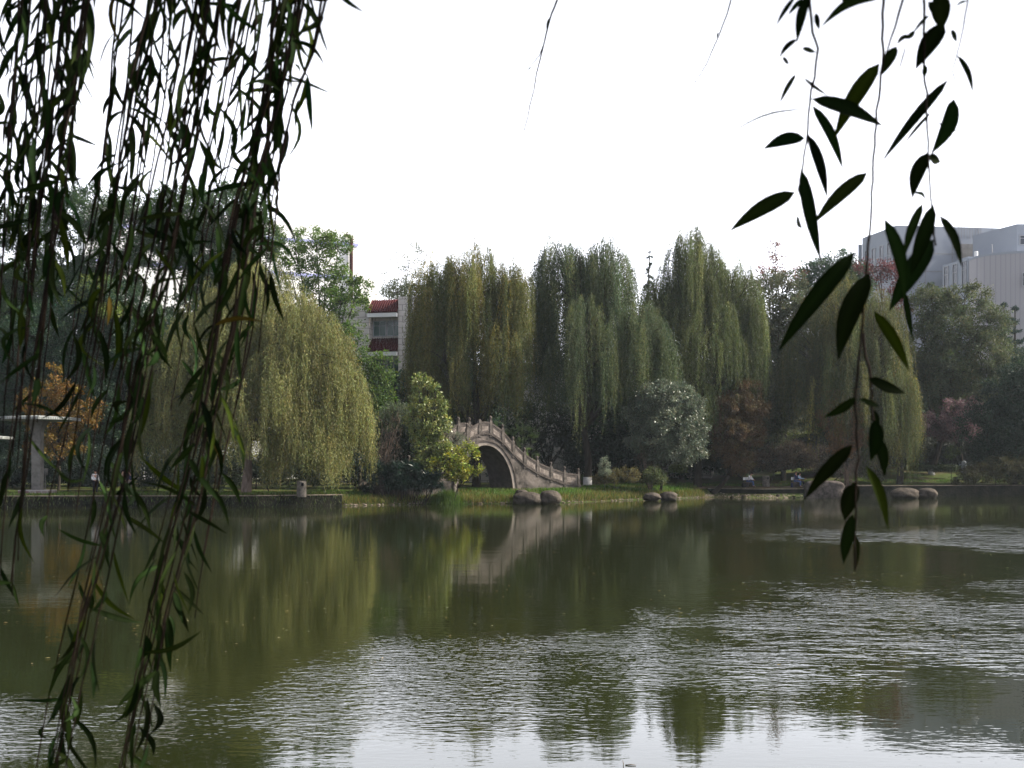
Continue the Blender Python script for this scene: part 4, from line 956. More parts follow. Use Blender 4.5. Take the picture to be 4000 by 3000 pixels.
for k, (px, py) in enumerate(((2905, 1932), (2960, 1935), (3040, 1930), (3100, 1937), (2860, 1937))):
    boulder('shore_stone', px - 9, px + 9, py, py + 8, 100.2 - .2 * k, 'small pale stone among the pebbles at the waterline below the benches', 20 + k, .8, None, .8, group='small stones at the waterline below the benches')

# trodden dirt path along the kerb
def path():
    xs = np.linspace(X_WALL_R - 1.5, PX(3180, 104), 60); ss = np.linspace(3.32, 6.6, 8); V = []; Fq = []
    for i, x in enumerate(xs):
        for s_ in ss:
            y = float(shore(x)) + s_ + .25 * math.sin(x * 1.7) * (s_ > 6); V.append((x, y, float(ground_z(x, y)) + .03))
    for i in range(len(xs) - 1):
        for j in range(len(ss) - 1): a = i * len(ss) + j; Fq.append((a, a + len(ss), a + len(ss) + 1, a + 1))
    me = bpy.data.meshes.new('path'); me.from_pydata(V, [], Fq); o = link('path', me, solid('dirt', (.10, .07, .05), (.21, .155, .115), 1.5, .95, .03)); tag(o, kind='structure')
path()

# ------------------------------------------------------------------ bins, benches
def bin_(px, ptop, pbot, D, r, label):
    x = PX(px, D); z0 = PZ(pbot, D); h = PZ(ptop, D) - z0
    root = empty('litter_bin', (x, D, z0), label, 'bin', 'round concrete litter bins')
    m = MB(); m.lathe([(r * .97, -.1), (r, .05), (r, h - .07), (r * .97, h - .03), (r * .8, h)], (x, D, z0), 24); m.build('body', M_BIN, root, False, .01)
    m = MB(); m.box((x + .12, D - r * .93, z0 + h - .24), (.17, .06, .20)); m.build('opening', M_BLACK, root)  # black box stands for the dark inside the hole
    m = MB(); m.lathe([(r * 1.012, 0), (r * 1.012, .05)], (x, D, z0 + h * .16), 24); m.build('band', M_BIN, root)
bin_(1178, 1878, 1936, 77.6, .335, 'round concrete litter bin under the yellow-green willow, square hole at the top')
bin_(2992, 1858, 1903, 105.6, .34, 'round concrete litter bin between the two benches')

def bench(px, D, label):
    x = PX(px, D); z = float(ground_z(x, D)); a = math.radians(32)
    f = np.array([math.cos(a), -math.sin(a), 0]); l = np.array([math.sin(a), math.cos(a), 0]); u = np.array([0, 0, 1.]); ax = [f, l, u]
    o = np.array([x, D, z]); root = empty('park_bench', o, label, 'bench', 'park benches facing the water')
    for k in (-.16, 0, .16):
        m = MB(); m.box(o + f * k + u * .45, (.14, 1.7, .045), ax); m.build('seat_slat', M_WOOD, root)
    for k in (-.65, .65):
        m = MB(); m.box(o + l * k + u * .20, (.42, .12, .44), ax); m.build('support', M_STONE_DARK, root, bevel=.01)
        m = MB(); m.box(o + l * k - f * .27 + u * .55, (.06, .08, .86), ax); m.build('back_post', M_BLACK, root)
    m = MB(); m.box(o - f * .225 + u * .80, (.03, 1.7, .26), ax); m.build('back_board', M_PLASTER, root, bevel=.005)
    return o, f, l, u
# ------------------------------------------------------------------ people
def cloth(name, c): return solid(name, tuple(v * .8 for v in c), tuple(min(1, v * 1.15) for v in c), 9, .9)
M_SKIN = cloth('skin', (.42, .25, .18)); M_HAIR = cloth('black_hair', (.012, .010, .010)); M_WHITE = cloth('white_shirt', (.70, .70, .72))
M_JEANS = cloth('blue_jeans', (.055, .09, .20)); M_NAVY = cloth('navy_jacket', (.022, .03, .075)); M_PALE = cloth('pale_trousers', (.38, .34, .32))
M_LBLUE = cloth('light_blue_shirt', (.32, .42, .55)); M_DARKT = cloth('dark_trousers', (.02, .02, .026)); M_TAN = cloth('tan_shirt', (.42, .30, .22)); M_SHOE = cloth('shoes', (.03, .028, .028))

def skin(name, verts, edges, radii, mat, root, r0=0, levels=1):
    me = bpy.data.meshes.new(name); me.from_pydata([tuple(map(float, v)) for v in verts], edges, []); me.update()
    o = link(name, me, mat, root)
    md = o.modifiers.new('skin', 'SKIN'); md.use_smooth_shade = True
    sv = me.skin_vertices[0] if me.skin_vertices else None
    if sv is None:
        bm = bmesh.new(); bm.from_mesh(me); bm.verts.layers.skin.verify(); bm.to_mesh(me); bm.free(); sv = me.skin_vertices[0]
    for i, r in enumerate(radii):
        rr = r if hasattr(r, '__len__') else (r, r); sv.data[i].radius = rr; sv.data[i].use_root = (i == r0)
    sb = o.modifiers.new('sub', 'SUBSURF'); sb.levels = levels; sb.render_levels = levels
    return o

def person(label, o, f, l, J, shirt, trousers, shoes=None, group=None):
    """J: joints as (forward, sideways, up) metres from o"""
    u = np.array([0, 0, 1.]); o = np.array(o, float)
    W_ = {k: o + f * v[0] + l * v[1] + u * v[2] for k, v in J.items()}
    root = empty('person', o, label, 'person', group)
    names, vs, rs, es = {}, [], [], []
    def v(k, p, r): names[k] = len(vs); vs.append(p); rs.append(r)
    def e(a, b): es.append((names[a], names[b]))
    v('pelvis', W_['pelvis'], (.15, .12)); v('waist', (W_['pelvis'] + W_['chest']) / 2, (.13, .10)); v('chest', W_['chest'], (.16, .11)); v('neck', W_['neck'], .055)
    hd = unit(W_['head'] - W_['neck']); v('jaw', W_['neck'] + hd * .09, (.065, .075)); v('skull', W_['head'], (.078, .095)); v('top', W_['head'] + hd * .085, (.055, .065))
    e('pelvis', 'waist'); e('waist', 'chest'); e('chest', 'neck'); e('neck', 'jaw'); e('jaw', 'skull'); e('skull', 'top')
    for sd_ in 'lr':
        v('sh' + sd_, W_['sh' + sd_], .062); v('el' + sd_, W_['el' + sd_], .044); v('wr' + sd_, W_['wr' + sd_], .029)
        e('chest', 'sh' + sd_); e('sh' + sd_, 'el' + sd_); e('el' + sd_, 'wr' + sd_)
        dh = unit(W_['wr' + sd_] - W_['el' + sd_]); sdv = unit(np.cross(dh, u + f * .3)); sdn = np.cross(sdv, dh)
        v('pm' + sd_, W_['wr' + sd_] + dh * .075, (.038, .018)); e('wr' + sd_, 'pm' + sd_)
        for i, (off, ln) in enumerate(((-.030, .075), (-.010, .085), (.010, .08), (.030, .062))):
            p1 = W_['wr' + sd_] + dh * (.075 + .45 * ln) + sdv * off; p2 = W_['wr' + sd_] + dh * (.075 + ln * .85) + sdv * off - sdn * .03
            v('f%d%s' % (i, sd_), p1, .010); v('g%d%s' % (i, sd_), p2, .008); e('pm' + sd_, 'f%d%s' % (i, sd_)); e('f%d%s' % (i, sd_), 'g%d%s' % (i, sd_))
        v('th' + sd_, W_['wr' + sd_] + dh * .055 - sdv * .05 - sdn * .02, .010); e('wr' + sd_, 'th' + sd_)
        v('hp' + sd_, W_['hp' + sd_], .085); v('kn' + sd_, W_['kn' + sd_], .058); v('an' + sd_, W_['an' + sd_], .04); v('toe' + sd_, W_['an' + sd_] + unit(f * 1.0 + u * -.25) * .17, .034)
        e('pelvis', 'hp' + sd_); e('hp' + sd_, 'kn' + sd_); e('kn' + sd_, 'an' + sd_); e('an' + sd_, 'toe' + sd_)
    skin('body', vs, es, rs, M_SKIN, root, 0)
    # clothing follows the body
    ids = ['pelvis', 'waist', 'chest'] + [k + s_ for s_ in 'lr' for k in ('sh', 'el', 'wr')]; ix = {k: i for i, k in enumerate(ids)}
    cv = [vs[names[k]] + (unit(vs[names['el' + k[-1]]] - vs[names[k]]) * .03 if k.startswith('wr') else 0) for k in ids]
    cr = [(.172, .142), (.158, .128), (.185, .136)] + [.082, .064, .048] * 2
    ce = [(0, 1), (1, 2)] + [(ix[a], ix[b]) for s_ in 'lr' for a, b in (('chest', 'sh' + s_), ('sh' + s_, 'el' + s_), ('el' + s_, 'wr' + s_))]
    skin('shirt', cv, ce, cr, shirt, root, 0)
    ids = ['pelvis'] + [k + s_ for s_ in 'lr' for k in ('hp', 'kn', 'an')]; ix = {k: i for i, k in enumerate(ids)}
    skin('trousers', [vs[names[k]] + (u * .04 if k.startswith('an') else 0) for k in ids], [(ix[a], ix[b]) for s_ in 'lr' for a, b in (('pelvis', 'hp' + s_), ('hp' + s_, 'kn' + s_), ('kn' + s_, 'an' + s_))], [(.168, .14)] + [.105, .08, .06] * 2, trousers, root, 0)
    for s_ in 'lr':
        m = MB(); p = W_['an' + s_]; m.ball(p + f * .07 - u * .035, (.14, .055, .045) if abs(f[0]) > abs(f[1]) else (.055, .14, .045)); m.build('shoe', shoes or M_SHOE, root, True)
    face = unit(f - hd * float(np.dot(f, hd))); side = np.cross(hd, face); H0 = W_['head']
    m = MB(); m.ball(H0 + hd * .045 - face * .018, (.096, .096, .085)); m.ball(H0 - face * .055 - hd * .01, (.075, .075, .075)); m.build('hair', M_HAIR, root, True)
    m = MB(); m.ball(H0 + face * .098 - hd * .012, (.016, .016, .022)); m.build('nose', M_SKIN, root, True)
    for q in (-1, 1):
        m = MB(); m.ball(H0 + face * .085 + side * q * .032 + hd * .012, .011); m.build('eye', M_HAIR, root, True)
        m = MB(); m.ball(H0 + side * q * .088, (.018, .018, .028)); m.build('ear', M_SKIN, root, True)
    m = MB(); m.ball(H0 + face * .083 - hd * .06, (.02, .02, .007)); m.build('mouth', M_LIPS, root, True)
M_LIPS = cloth('lips', (.30, .12, .10))
SIT = dict(pelvis=(-.02, 0, .58), chest=(.16, 0, .95), neck=(.27, 0, 1.12), head=(.36, 0, 1.27), shl=(.17, .19, 1.03), shr=(.17, -.19, 1.03), ell=(.30, .24, .78), elr=(.30, -.24, .78), wrl=(.52, .12, .70), wrr=(.52, -.10, .70),
           hpl=(.03, .10, .56), hpr=(.03, -.10, .56), knl=(.46, .14, .53), knr=(.46, -.13, .53), anl=(.42, .14, .09), anr=(.62, -.13, .09))
SIT_UP = dict(SIT); SIT_UP.update(chest=(.02, 0, 1.0), neck=(.03, 0, 1.2), head=(.06, 0, 1.36), shl=(.02, .2, 1.1), shr=(.02, -.2, 1.1), ell=(.12, .25, .82), elr=(.12, -.25, .82), wrl=(.36, .14, .72), wrr=(.36, -.14, .72), anr=(.5, -.13, .09))
SIT_LOW = {k: (v[0], v[1], v[2] - .0) for k, v in SIT_UP.items()}; SIT_LOW.update(wrl=(.58, .12, .78), wrr=(.62, -.2, .8), chest=(.05, 0, .93), neck=(.08, 0, 1.1), head=(.12, 0, 1.25), shl=(.06, .19, 1.02), shr=(.06, -.19, 1.02))
STAND = dict(pelvis=(0, 0, .95), chest=(.01, 0, 1.28), neck=(.01, 0, 1.47), head=(.04, 0, 1.61), shl=(0, .19, 1.40), shr=(0, -.19, 1.40), ell=(-.02, .25, 1.12), elr=(-.02, -.25, 1.12), wrl=(.12, .24, .90), wrr=(.22, -.18, 1.02),
             hpl=(0, .095, .90), hpr=(0, -.095, .90), knl=(.04, .11, .49), knr=(.01, -.11, .49), anl=(0, .12, .08), anr=(-.05, -.12, .08))
bo, bf, bl, bu = bench(2925, 105.2, 'park bench holding the white-shirted sitter, nearer the leaning brown cypress')
person('person in white shirt and jeans leaning forward on the first bench, elbows on knees', bo + bf * .02 - bl * .2, bf, bl, SIT, M_WHITE, M_JEANS)
bo, bf, bl, bu = bench(3112, 104.2, 'park bench beside the big stone block, two people on it')
person('person in dark navy jacket and blue trousers sitting upright on the second bench', bo - bl * .35, bf, bl, SIT_UP, M_NAVY, M_JEANS)
person('person in light blue shirt sitting on the second bench with arms stretched out', bo + bf * .05 + bl * .42, bf, bl, SIT_LOW, M_LBLUE, M_DARKT)
def bag(px, D, label, c, sz):
    x = PX(px, D); z = float(ground_z(x, D)); root = empty('bag', (x, D, z), label, 'bag')
    m = MB(); m.box((x, D, z + sz[2] / 2), sz); m.build('body', c, root, True, .06)
    m = MB(); m.tube([(x - .1, D, z + sz[2] - .02), (x - .06, D, z + sz[2] + .12), (x + .06, D, z + sz[2] + .12), (x + .1, D, z + sz[2] - .02)], .014, 6); m.build('handle', c, root, True)
bag(2906, 104.6, 'black bag on the ground at the back of the first bench', M_BLACK, (.42, .3, .42))
bag(3098, 103.8, 'dark bag on the ground at the back of the second bench', M_NAVY, (.40, .3, .45))
def stand(px, D, label, ang, sh, tr, k=1.0):
    x = PX(px, D); z = float(ground_z(x, D)); a = math.radians(ang); f = np.array([math.cos(a), math.sin(a), 0]); l = np.array([-math.sin(a), math.cos(a), 0])
    person(label, (x, D, z), f, l, {q: tuple(np.array(w) * k) for q, w in STAND.items()}, sh, tr)
stand(372, 79.5, 'person in a pale shirt standing in shade under the willow, alone near the shelter', -40, M_WHITE, M_DARKT)
stand(478, 79.2, 'person in a tan shirt standing in shade, facing the one in navy', 10, M_TAN, M_DARKT)
stand(506, 79.0, 'person in a navy top and pale trousers standing in shade beneath the willow', 170, M_NAVY, M_PALE)

# ------------------------------------------------------------------ umbrella shelter
def shelter(px, D, proof, r, zbase_py, label, colw):
    x = PX(px, D); zb = float(ground_z(x, D)); zr = PZ(proof, D)
    root = empty('shelter', (x, D, zb), label, 'shelter')
    n = 8; ang = [math.pi / 8 + 2 * math.pi * i / n for i in range(n)]
    m = MB()
    V = [(x + r * math.cos(t), D + r * math.sin(t), zr - .26) for t in ang] + [(x + r * math.cos(t), D + r * math.sin(t), zr - .07) for t in ang] + [(x, D, zr + .10)]
    Fs = [tuple(range(n - 1, -1, -1))] + [(i, (i + 1) % n, n + (i + 1) % n, n + i) for i in range(n)] + [(n + i, n + (i + 1) % n, 2 * n) for i in range(n)]
    m.add(V, Fs); ro = m.build('roof', M_PALECON, root)
    rib = MB()
    for i in range(n):
        p, q = np.array(V[i]), np.array(V[(i + 1) % n])
        for k in range(1, 14):
            c = p + (q - p) * k / 14; nrm = unit(np.array([c[0] - x, c[1] - D, 0])); rib.box(c + nrm * .012 + (0, 0, .09), (.03, .02, .15), [unit(q - p), nrm, np.array([0, 0, 1.])])
    rib.build('fascia_ribs', M_CONCRETE, ro)
    m = MB(); w = colw / 2
    prof = [(w, zb + .3), (w, zr - 1.1), (w * 1.25, zr - .8), (w * 2.0, zr - .262)]
    Vv = [];
    for h, z in prof: Vv += [(x - h, D - h, z), (x + h, D - h, z), (x + h, D + h, z), (x - h, D + h, z)]
    Ff = [(0, 3, 2, 1), (12, 13, 14, 15)] + [(4 * i + k, 4 * i + (k + 1) % 4, 4 * i + 4 + (k + 1) % 4, 4 * i + 4 + k) for i in range(3) for k in range(4)]
    m.add(Vv, Ff); m.build('column', M_CONCRETE, root)
    m = MB(); m.box((x, D, zb + .13), (2.1, 1.6, .40)); m.build('base', M_MOSAIC, root, bevel=.02)
M_PALECON = solid('pale_concrete', (.24, .26, .255), (.38, .40, .385), 2, .85)
shelter(147, 79.5, 1628, 2.85, 1935, 'mushroom-shaped concrete shelter with flat ribbed roof and mosaic base', .62)
shelter(-80, 84.5, 1702, 2.4, 1935, 'lower concrete shelter roof just entering the picture beside the taller one', .6)
x_ = PX(177, 81.5); D_ = 81.5
m = MB(); zz_ = float(ground_z(x_, D_)); m.lathe([(.10, 0), (.04, .05), (.04, 1.35), (.17, 1.38), (.17, 1.80), (.14, 1.84)], (x_, D_, zz_), 14)
tag(m.build('lamp_bollard', M_CONCRETE, None, True), 'small pale bollard with a round head behind the shelter column', 'bollard')

# ------------------------------------------------------------------ buildings
def frame_of(p0, p1):
    """axes of a wall running from p0 to p1 (xy): along, outward (towards the viewer), up"""
    p0 = np.array([p0[0], p0[1], 0.]); p1 = np.array([p1[0], p1[1], 0.]); t = unit(p1 - p0); n = np.array([t[1], -t[0], 0])
    return p0, t, n, np.array([0, 0, 1.])

def window(root, p, t, n, w, h, gl, rec=.0, bars=1, frame=True):
    u = np.array([0, 0, 1.]); m = MB(); fw = .09
    for a_, b_, sw, sh in ((0, h / 2 - fw / 2, w, fw), (0, -h / 2 + fw / 2, w, fw), (-w / 2 + fw / 2, 0, fw, h - 2 * fw - .004), (w / 2 - fw / 2, 0, fw, h - 2 * fw - .004)):
        m.box(p + t * a_ + u * b_ + n * .05, (sw, .12, sh), [t, n, u])
    for k in range(bars): m.box(p + t * (w * ((k + 1) / (bars + 1) - .5)) + n * .045, (.07, .10, h - 2 * fw - .008), [t, n, u])
    m.box(p + u * h * .18 + n * .04, (w - 2 * fw - .01, .08, .06), [t, n, u])
    fo = m.build('window', M_FRAME, root)
    m = MB(); m.box(p + n * .015, (w - .02, .03, h - .02), [t, n, u]); m.build('pane', gl, fo)

# white tiled block with blue bands
def white_block():
    Dr = 150.0; xr = PX(1395, Dr); t = unit(np.array([10.44, 4.7, 0])); n = np.array([t[1], -t[0], 0]); top = PZ(890, Dr)
    p1 = np.array([xr, Dr, 0.]); p0 = p1 - t * 34; root = empty('white_building', (xr, Dr, 0), 'tall white tiled building with blue bands and a brown downpipe', 'building')
    u = np.array([0, 0, 1.]); back = -n * 14
    def fp(a, b, depth): return [tuple(q[:2]) for q in (a, b, b + depth, a + depth)]
    m = MB(); m.prism(fp(p0, p1, back), -1, top); m.build('wall', M_WHITETILE, root)
    # lower step on the end
    s1 = p1 + t * 3.4; zt = PZ(1043, Dr + 1)
    m = MB(); m.prism(fp(p1 + t * .003 - n * 2, s1 - n * 2, -n * 9), -1, zt); m.build('end_block', M_WHITETILE, root)
    for py in (958, 1088):
        z = PZ(py, Dr); m = MB(); m.box(p1 - t * 17 + n * .05 + u * z, (34.3, .12, .42), [t, n, u]); m.build('blue_band', M_BLUE, root)
    pc = p1 - t * .9 + n * .35; zt2 = PZ(925, Dr)
    m = MB(); m.tube([pc + u * 0, pc + u * (zt2 - .5), pc + u * (zt2 - .1) - t * .25, pc + u * zt2 - t * .7, pc + u * zt2 - t * .7 - n * .4], .24, 8); m.build('downpipe', M_PIPE, root, True)
    q = p1 - t * 14.8 - n * 4; z0 = top
    m = MB(); m.box(q + u * (z0 + 1.1), (3.0, 3, 2.2 + .0), [t, n, u]); m.build('roof_house', M_GREYROOF, root)
    q2 = p1 - t * 13.4 - n * 4
    m = MB(); m.lathe([(1.5, 0), (1.5, .7), (1.35, 1.3), (.9, 1.75), (.3, 1.95)], q2 + u * z0 + t * .6, 18); m.build('water_tank', M_DOME, root, True)
white_block()

# cream building with red pent roofs, running behind the willows
def cream_block():
    D0 = 126.0; p0 = np.array([PX(1325, D0), D0, 0.]); t = unit(np.array([1.0, -.22, 0])); n = np.array([t[1], -t[0], 0]); u = np.array([0, 0, 1.])
    top = PZ(1163, 124); Ln = 41.0; Lm = 10.35; p1 = p0 + t * Lm
    root = empty('cream_building', tuple(p0), 'cream tiled building with maroon pent roofs seen between the willows', 'building')
    m = MB(); m.prism([tuple(q[:2]) for q in (p0, p1, p1 - n * 12, p0 - n * 12)], -1, top - .35); m.build('wall', M_CREAM, root)
    w0, w1 = p0 + t * (Lm + .003), p0 + t * Ln
    m = MB(); m.prism([tuple(q[:2]) for q in (w0, w1, w1 - n * 11, w0 - n * 11)], -1, top - 7.5); m.build('low_wing', M_CREAM, root)
    m = MB(); m.box((w0 + w1) / 2 + n * .06 + u * (top - 8.0), (Ln - Lm - .1, .12, .35), [t, n, u]); m.build('wing_band', M_GREYROOF, root)
    for k in range(5): window(root, p0 + t * (Lm + 3.5 + 6 * k) + u * (top - 11) + n * .004, t, n, 1.6, 1.8, M_GREENGLASS, bars=1)
    piers = [(0.0, 3.9), (7.3, 10.3)]
    for a, b in piers:
        q0 = p0 + t * a + n * .003; q1 = p0 + t * b + n * .003
        m = MB(); m.prism([tuple(q[:2]) for q in (q0 + n * 1.15, q1 + n * 1.15, q1, q0)], -1, top); m.build('pier', M_CREAM, root)
    for bay, ((a, b), (c, d)) in enumerate(zip(piers[:-1], piers[1:])):
        for k in range(4 if bay == 0 else 2):
            zt = top - .15 - k * 4.25; A = b + .02; Bq = c - .02
            # sloping tiled roof over the bay
            prof = [(0.01, zt), (0.01, zt - .12), (1.75, zt - 1.62), (1.75, zt - 1.50)]
            pts = [p0 + t * A + n * (o + .004) + u * z for o, z in prof]
            m = MB(); m.slab([pts[0], pts[1], pts[2], pts[3]], t * (Bq - A)); ro = m.build('pent_roof', M_REDTILE, root)
            rib = MB(); nr = 12
            for i in range(nr + 1):
                o_ = A + .06 + (Bq - A - .12) * i / nr; s0 = p0 + t * o_ + n * .03 + u * (zt + .03); s1 = p0 + t * o_ + n * 1.80 + u * (zt - 1.48)
                rib.tube([s0, s1], .085, 6)
            rib.build('tile_ribs', M_REDTILE, ro, True)
            m = MB(); m.box(p0 + t * (A + Bq) / 2 + n * 1.52 + u * (zt - 1.86), (Bq - A, .40, .42), [t, n, u]); m.build('eave', M_PLASTER, root)
            for w_ in (-.8, .8):
                window(root, p0 + t * ((A + Bq) / 2 + w_ * 1.02) + u * (zt - 3.15) + n * .004, t, n, 1.55, 1.75, M_GREENGLASS, bars=1)
cream_block()

# grey gallery building with the curved ribbed front
def grey_block():
    root = empty('grey_building', (PX(3700, 150), 150, 0), 'large pale grey building with slit windows and a curved ribbed front', 'building')
    u = np.array([0, 0, 1.]); XY = lambda px, D: (PX(px, D), D)
    A, Bp, C = XY(3368, 169), XY(3502, 160), XY(4100, 163); top = PZ(880, 160)
    m = MB(); m.prism([A, Bp, C, XY(4100, 190), XY(3368, 190)], 0, top); m.build('rear_hall', M_GREYTILE, root)
    m = MB(); a1 = XY(3352, 169.2); m.prism([a1, XY(3367.5, 169.2), XY(3367.5, 171), XY(3352, 171)], 0, top - .9); m.build('edge_pier', M_GREYTILE, root)
    q0, t, n, _ = frame_of(A, Bp)
    L = np.linalg.norm(np.array(Bp) - np.array(A))
    for k in (.35, .58, .80, 0.14):
        window(root, q0 + t * L * k + u * PZ(1040, 165) + n * .003, t, n, .95, 5.6, M_GLASS, bars=0)
    q0, t, n, _ = frame_of(Bp, C)
    L = np.linalg.norm(np.array(C) - np.array(Bp)); jm = MB()
    for k in (.185, .36, .53, .62): jm.box(q0 + t * L * k + u * (top - 6.5) + n * .02, (.10, .04, 13), [t, n, u])
    for z in (PZ(987, 160), PZ(1057, 160)): jm.box(q0 + t * L * .3 + u * z + n * .045, (L * .6, .04, .10), [t, n, u])
    jm.build('panel_joint', M_METAL, root)
    # railed gap in the roof line: a darker box proud of the wall, thin bars above
    m = MB(); c = q0 + t * L * .445 + u * (PZ(960, 161) - 1.9) + n * .3; m.box(c, (2.4, .6, 4.2), [t, n, u]); m.build('gap_box', M_GREYROOF, root)
    rl = MB(); c0 = q0 + t * L * .40 + n * .12 + u * PZ(925, 160)
    for i in range(9): rl.box(c0 + t * i * .42 + u * .85, (.05, .05, 1.7), [t, n, u])
    rl.box(c0 + t * 1.7 + u * 1.72, (3.6, .06, .06), [t, n, u]); rl.build('railing', M_METAL, root)
    # lower wing with slit windows
    a, b = XY(3682, 153), XY(3782, 147.6); c_ = XY(3806, 147.6); ztop = PZ(1008, 147.6)
    m = MB(); m.prism([a, b, c_, XY(3806, 158), XY(3682, 158)], 0, ztop); m.build('wing', M_GREYTILE, root)
    m = MB(); m.prism([XY(3740, 150.6), XY(3782, 148.4), XY(3800, 148.4), XY(3800, 155), XY(3740, 155)], ztop + .003, ztop + .35); m.build('parapet', M_GREYTILE, root)
    q0, t, n, _ = frame_of(a, b); L = np.linalg.norm(np.array(b) - np.array(a))
    for k in (.16, .50, .86): window(root, q0 + t * L * k + u * PZ(1082, 150) + n * .003, t, n, 1.0, 3.6, M_GLASS, bars=0)
    # curved ribbed front
    D0 = 146.0; cx = PX(4060, D0); R = (PX(4060, D0) - PX(3804, D0)); pts = []
    for i in range(25):
        w = math.pi + math.pi * i / 24; pts.append((cx + R * math.cos(w), D0 + .55 * R * math.sin(w) + 0.0))
    zt = PZ(995, D0 - 3); pts += [(cx + R, D0 + 9), (cx - R, D0 + 9)]
    m = MB(); m.prism(pts, 0, zt); m.build('curved_front', M_RIBBED, root)
    m = MB(); m.prism([(cx + (x - cx) * 1.004, D0 + (y - D0) * 1.01) for x, y in pts], zt + .003, zt + .28); m.build('coping', M_GREYTILE, root)
    w = math.pi + math.pi * 9.4 / 24; cw = np.array([cx + R * math.cos(w), D0 + .55 * R * math.sin(w), PZ(1093, D0 - 4)])
    tg = unit(np.array([-R * math.sin(w), .55 * R * math.cos(w), 0])); nn = np.array([tg[1], -tg[0], 0])
    window(root, cw + nn * .06, tg, nn, 2.6, 1.75, M_GLASS, bars=1)
    # upper storey behind the curved front
    a, b = XY(3800, 157), XY(3972, 149.5); zt = PZ(875, 149.5)
    m = MB(); m.prism([a, b, XY(4300, 149.5), XY(4300, 158.5), XY(3800, 158.5)], 0, zt); m.build('upper_storey', M_GREYTILE, root)
    window(root, np.array([PX(3998, 149.5), 149.49, PZ(938, 149.5)]), np.array([1., 0, 0]), np.array([0, -1., 0]), 1.1, 1.3, M_GLASS, bars=0)
    m = MB(); m.tube([(PX(3876, 147), 147, PZ(993, 143)), (PX(3876, 147), 147, PZ(957, 147)), (PX(3873, 147), 147, PZ(955, 147))], .05, 6); m.build('vent_pipe', M_METAL, root)
    m = MB(); m.lathe([(.25, 0), (.25, .9), (.2, 1.0)], (PX(3838, 144), 146, PZ(995, 143)), 10); m.build('chimney_cap', M_PLASTER, root)
grey_block()

